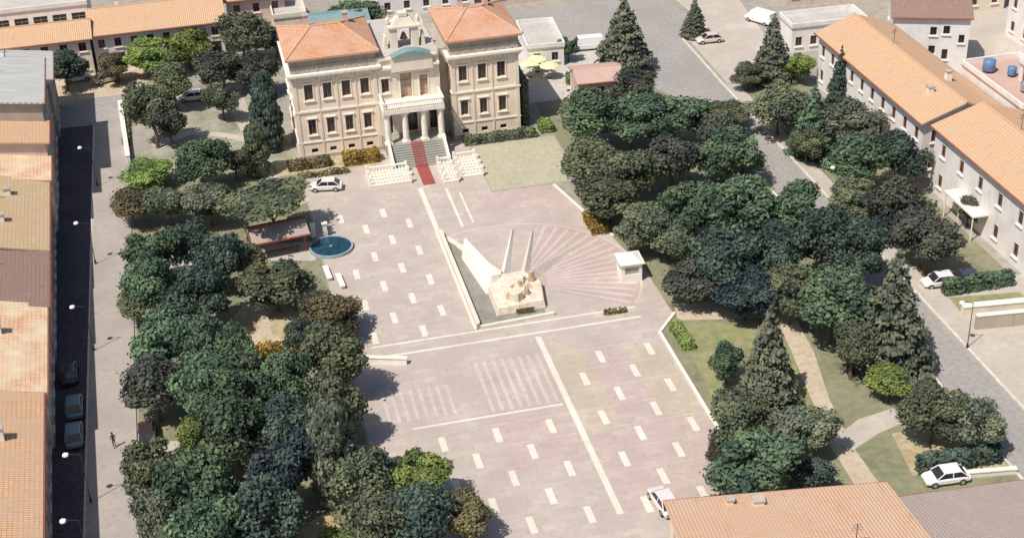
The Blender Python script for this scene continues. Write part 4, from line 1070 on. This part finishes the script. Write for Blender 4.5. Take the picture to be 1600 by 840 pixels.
# ------------------------------------------------------------------ cars
def car(name, label, x, y, deg, c, kind='car', cat='car', group='parked cars', z0=0.02):
    t = thing(name, label, cat, (x, y, z0), math.radians(deg), group)
    pm_ = paint(name+'_paint', c)
    L, Wd = (4.2, .86) if kind == 'car' else (5.2, .98)
    if kind == 'car': sec = [(-2.1, .70, .35, .68), (-2.02, .80, .28, .82), (-1.3, .86, .25, .92), (0, .88, .24, .93), (1.0, .86, .24, .90), (1.7, .82, .26, .80), (2.05, .70, .32, .62)]
    else: sec = [(-2.6, .90, .35, 1.1), (-2.55, .96, .3, 1.2), (-1, .98, .28, 1.2), (.8, .98, .28, 1.2), (1.7, .96, .28, 1.15), (2.35, .9, .3, .95), (2.6, .8, .35, .75)]
    def loft(S):
        mb = MB(); n = 8
        for (xx, hw, lo, hi) in S:
            q = min(.16, (hi-lo)*.3)
            ring_ = [(-hw+q*.6, lo), (hw-q*.6, lo), (hw, lo+q), (hw, hi-q), (hw-q, hi), (-hw+q, hi), (-hw, hi-q), (-hw, lo+q)]
            mb.v += [(xx, a, b_) for a, b_ in ring_]
        for k in range(len(S)-1):
            for j in range(n): mb.f.append((k*n+j, k*n+(j+1) % n, (k+1)*n+(j+1) % n, (k+1)*n+j))
        mb.f.append(tuple(range(n-1, -1, -1))); mb.f.append(tuple((len(S)-1)*n+j for j in range(n))); return mb
    body = loft(sec).build('body', pm_, t, False, .03)
    if kind == 'car': P_ = (-1.75, -1.15, .45, 1.15, .9, 1.42)
    else: P_ = (-2.5, -2.4, 1.3, 2.0, 1.18, 2.05)
    xb, xrb, xrf, xf_, zb, zt = P_
    hb, ht = Wd-.06, Wd-.2
    g = MB(); g.v += [(xb, -hb, zb), (xf_, -hb, zb), (xf_, hb, zb), (xb, hb, zb), (xrb, -ht, zt-.05), (xrf, -ht, zt-.05), (xrf, ht, zt-.05), (xrb, ht, zt-.05)]
    for q in ((0, 3, 2, 1), (4, 5, 6, 7), (0, 1, 5, 4), (1, 2, 6, 5), (2, 3, 7, 6), (3, 0, 4, 7)): g.f.append(q)
    g.build('glass' if kind == 'car' else 'cab', M['glass'] if kind == 'car' else pm_, t)
    MB().prism([(xrb-.05, -ht-.03), (xrf+.05, -ht-.03), (xrf+.05, ht+.03), (xrb-.05, ht+.03)], zt-.048, zt+.02, .94).build('roof', pm_, t)
    if kind != 'car':
        w_ = MB(); w_.v += [(xf_-.06, -hb+.1, zb+.08), (xf_-.06, hb-.1, zb+.08), (xrf+.06, ht-.08, zt-.15), (xrf+.06, -ht+.08, zt-.15)]
        w_.v += [(v[0]+.06, v[1], v[2]+.03) for v in w_.v]; w_.f += [(4, 5, 6, 7), (0, 1, 5, 4), (1, 2, 6, 5), (2, 3, 7, 6), (3, 0, 4, 7)]
        w_.build('windscreen', M['glass'], t)
    else:
        for s_ in (-1, 1):
            for p_, q_, r_ in (((xf_-.02, s_*hb, zb), (xrf, s_*(ht+.01), zt-.04), .05), ((xb+.02, s_*hb, zb), (xrb, s_*(ht+.01), zt-.04), .06),
                               ((-.35, s_*(hb+.005), zb), (-.35, s_*(ht+.01), zt-.04), .045)):
                MB().tube(p_, q_, r_, n=6).build('pillar', pm_, t)
    for xx in (-1.28, 1.32) if kind == 'car' else (-1.6, 1.7):
        for s_ in (-1, 1):
            ty = MB().tube((xx, s_*(Wd-.18), .32), (xx, s_*(Wd+.02), .32), .33, n=16).build('wheel', M['tyre'], t)
            MB().tube((xx, s_*(Wd+.015), .32), (xx, s_*(Wd+.035), .32), .2, n=12).build('rim', M['rim'], ty)
    fx = sec[-1][0]; bx = sec[0][0]; zz = .6 if kind == 'car' else .72
    for s_ in (-1, 1):
        MB().box(fx-.12, fx+.015, s_*.5-.16, s_*.5+.16, zz-.12, zz-.01).build('headlight', M['lamp'], t)
        MB().box(bx-.015, bx+.1, s_*.56-.1, s_*.56+.1, zz-.1, zz+.05).build('tail_light', M['redlamp'], t)
car('parked_car', 'white car parked on the square left of the palace', 12.2, 168.8, 168, (.72, .70, .66))
car('parked_car', 'white car under the trees of the upper left park', -3.0, 203.4, 175, (.80, .80, .80))
car('delivery_van', 'white van near the tall corner conifer right of the palace', 56.6, 204.4, 175, (.80, .80, .78), 'van', 'van', None)
car('delivery_van', 'white van at the top of the pale car park beside the dark conifer', 85.6, 206.6, 120, (.80, .80, .80), 'van', 'van', None)
car('parked_car', 'pale beige car below the small lone conifer in the car park', 75.2, 201.2, 178, (.66, .58, .52))
car('parked_car', 'dark blue car in front of the white house\'s green hedge, nearest the house', 77.2, 123.3+1.7, 174, (.05, .06, .09))
car('parked_car', 'white car on the forecourt beside the street line', 73.9+.6, 122.4+2.9, 176, (.75, .74, .72))
car('parked_car', 'white and red car at the bottom right corner of the square', 33.6, 97.6, 96, (.70, .66, .64))
car('parked_car', 'white car at the edge of the lower right park beside the greyish roof', 58.9, 94.0, 176, (.86, .86, .84))
car('parked_car', 'beige car in the dusty yard at the upper left', -15.2, 214.6, 20, (.62, .55, .47))
car('parked_car', 'white car in the dusty yard close to the left row of roofs', -19.6, 216.4, 10, (.80, .80, .78))
car('parked_car', 'dark brown car on the left pavement beside the park', -11.0, 120.6, 92, (.05, .035, .035), z0=.14)
car('parked_car', 'white car just in front of the dark brown car at the left kerb', -10.8, 115.4, 80, (.82, .82, .80), z0=.02)
car('parked_car', 'teal grey car in the shaded left street, the upper one at the pavement', -18.0, 127.5, 92, (.16, .24, .28))
car('parked_car', 'teal grey car in the shaded left street, the lower one at the pavement', -17.9, 122.6, 92, (.20, .27, .30))
car('parked_car', 'dark car on the far side of the shaded left street', -19.3+.6, 133.8, 92, (.04, .06, .08))

def tank(x, y, z, r, h, col, label):
    t = thing('water_tank', label, 'tank', (x, y, z))
    MB().lathe((0, 0, .25), [(r, 0), (r*1.04, .1), (r, h*.5), (r*1.03, h*.9), (r*.5, h), (.1, h+.05)], 16).build('tank_body', col, t, True)
    for a in range(3): MB().tube((r*.7*math.cos(a*2.1), r*.7*math.sin(a*2.1), 0), (r*.7*math.cos(a*2.1), r*.7*math.sin(a*2.1), .26), .05).build('foot', M['dark'], t)
BL = plain('blue_plastic', (.12, .22, .36), .4)
tank(97.4, 158.6, 9.02, .8, 1.5, BL, 'larger blue water tank on the walled roof terrace')
tank(99.4, 156.4, 9.02, .55, 1.1, BL, 'smaller blue water tank on the walled roof terrace')
tank(98.4, 151.4, 9.02, .6, 1.2, M['rim'], 'grey metal tank on the walled roof terrace')
hut = house('stair_hut', 'small white stair hut on the walled roof terrace', 99.6, 152.6, 0, 2.6, 2.6, 2.2, 'white', 'flat', 'flat', 0, 0, {}, doors={'W': [(.8, 1.7, .02, 1.95)]}, cat='hut')
hut.location.z = 9.02
# ------------------------------------------------------------------ street lamps
def lamp(x, y, label, side=-1, h=5.4):
    t = thing('street_lamp', label, 'street lamp', (x, y, .13), 0, 'street lamps on the left pavement')
    MB().lathe((0, 0, 0), [(.12, 0), (.12, .4), (.05, .6), (.035, h)], 10).build('pole', M['dark'], t)
    MB().tube((0, 0, h-.05), (side*1.1, 0, h+.25), .04).build('arm', M['dark'], t)
    MB().lathe((side*1.25, 0, h+.08), [(.1, 0), (.3, .06), (.26, .2), (.08, .3)], 12).build('lamp_shade', M['lamp'], t)
for x, y, lab in ((-16.3, 178.5, 'farthest street lamp, beside the wide shadow on the left street'), (-16.3, 157.4, 'street lamp opposite the tan brown roof on the left street'),
                  (-16.25, 138.2, 'street lamp opposite the dark reddish brown roof'), (-16.2, 112.0, 'street lamp just below the parked cars on the left street'),
                  (-16.15, 102.6, 'nearest street lamp at the bottom of the left street')):
    lamp(x, y, lab)
for x, y, lab in ((71.45, 145, 'street lamp on the diagonal street beside the dark greyish trees'), (71.2, 113.0, 'street lamp on the diagonal street beside the tan wall')):
    lamp(x, y, lab, -1)

# ------------------------------------------------------------------ one person walking on the left pavement
def person(x, y, z, rz, label):
    t = thing('person', label, 'person', (x, y, z), rz)
    V = [(0, 0, .95), (0, 0, 1.15), (0, 0.01, 1.38), (0, .02, 1.50), (0, .03, 1.66),
         (.19, .01, 1.40), (.24, -.06, 1.15), (.22, .06, .92), (-.19, .01, 1.40), (-.24, .08, 1.15), (-.22, .16, .93),
         (.10, .02, .90), (.11, .14, .50), (.11, .02, .08), (.11, .14, .03), (-.10, -.02, .90), (-.11, -.06, .50), (-.11, -.24, .10), (-.11, -.12, .03)]
    E_ = [(0, 1), (1, 2), (2, 3), (3, 4), (2, 5), (5, 6), (6, 7), (2, 8), (8, 9), (9, 10), (0, 11), (11, 12), (12, 13), (13, 14), (0, 15), (15, 16), (16, 17), (17, 18)]
    rad = [.13, .12, .14, .055, .10, .06, .045, .035, .06, .045, .035, .09, .06, .045, .035, .09, .06, .045, .035]
    me = bpy.data.meshes.new('body'); me.from_pydata(V, E_, []); me.materials.append(M['shirt'])
    o = bpy.data.objects.new('body', me); COL.objects.link(o); o.parent = t
    sk = o.modifiers.new('skin', 'SKIN'); sv = me.skin_vertices[0].data
    for i, r_ in enumerate(rad): sv[i].radius = (r_, r_*.85)
    sv[0].use_root = True
    ss = o.modifiers.new('sub', 'SUBSURF'); ss.levels = 1; ss.render_levels = 1
    MB().lathe((0, .02, 1.62), [(.06, .0), (.105, .04), (.11, .10), (.08, .16), (.02, .18)], 12).build('hair', M['hair'], t, True)
person(-14.1, 119.9, .13, .4, 'dark clothed person walking alone on the left pavement')
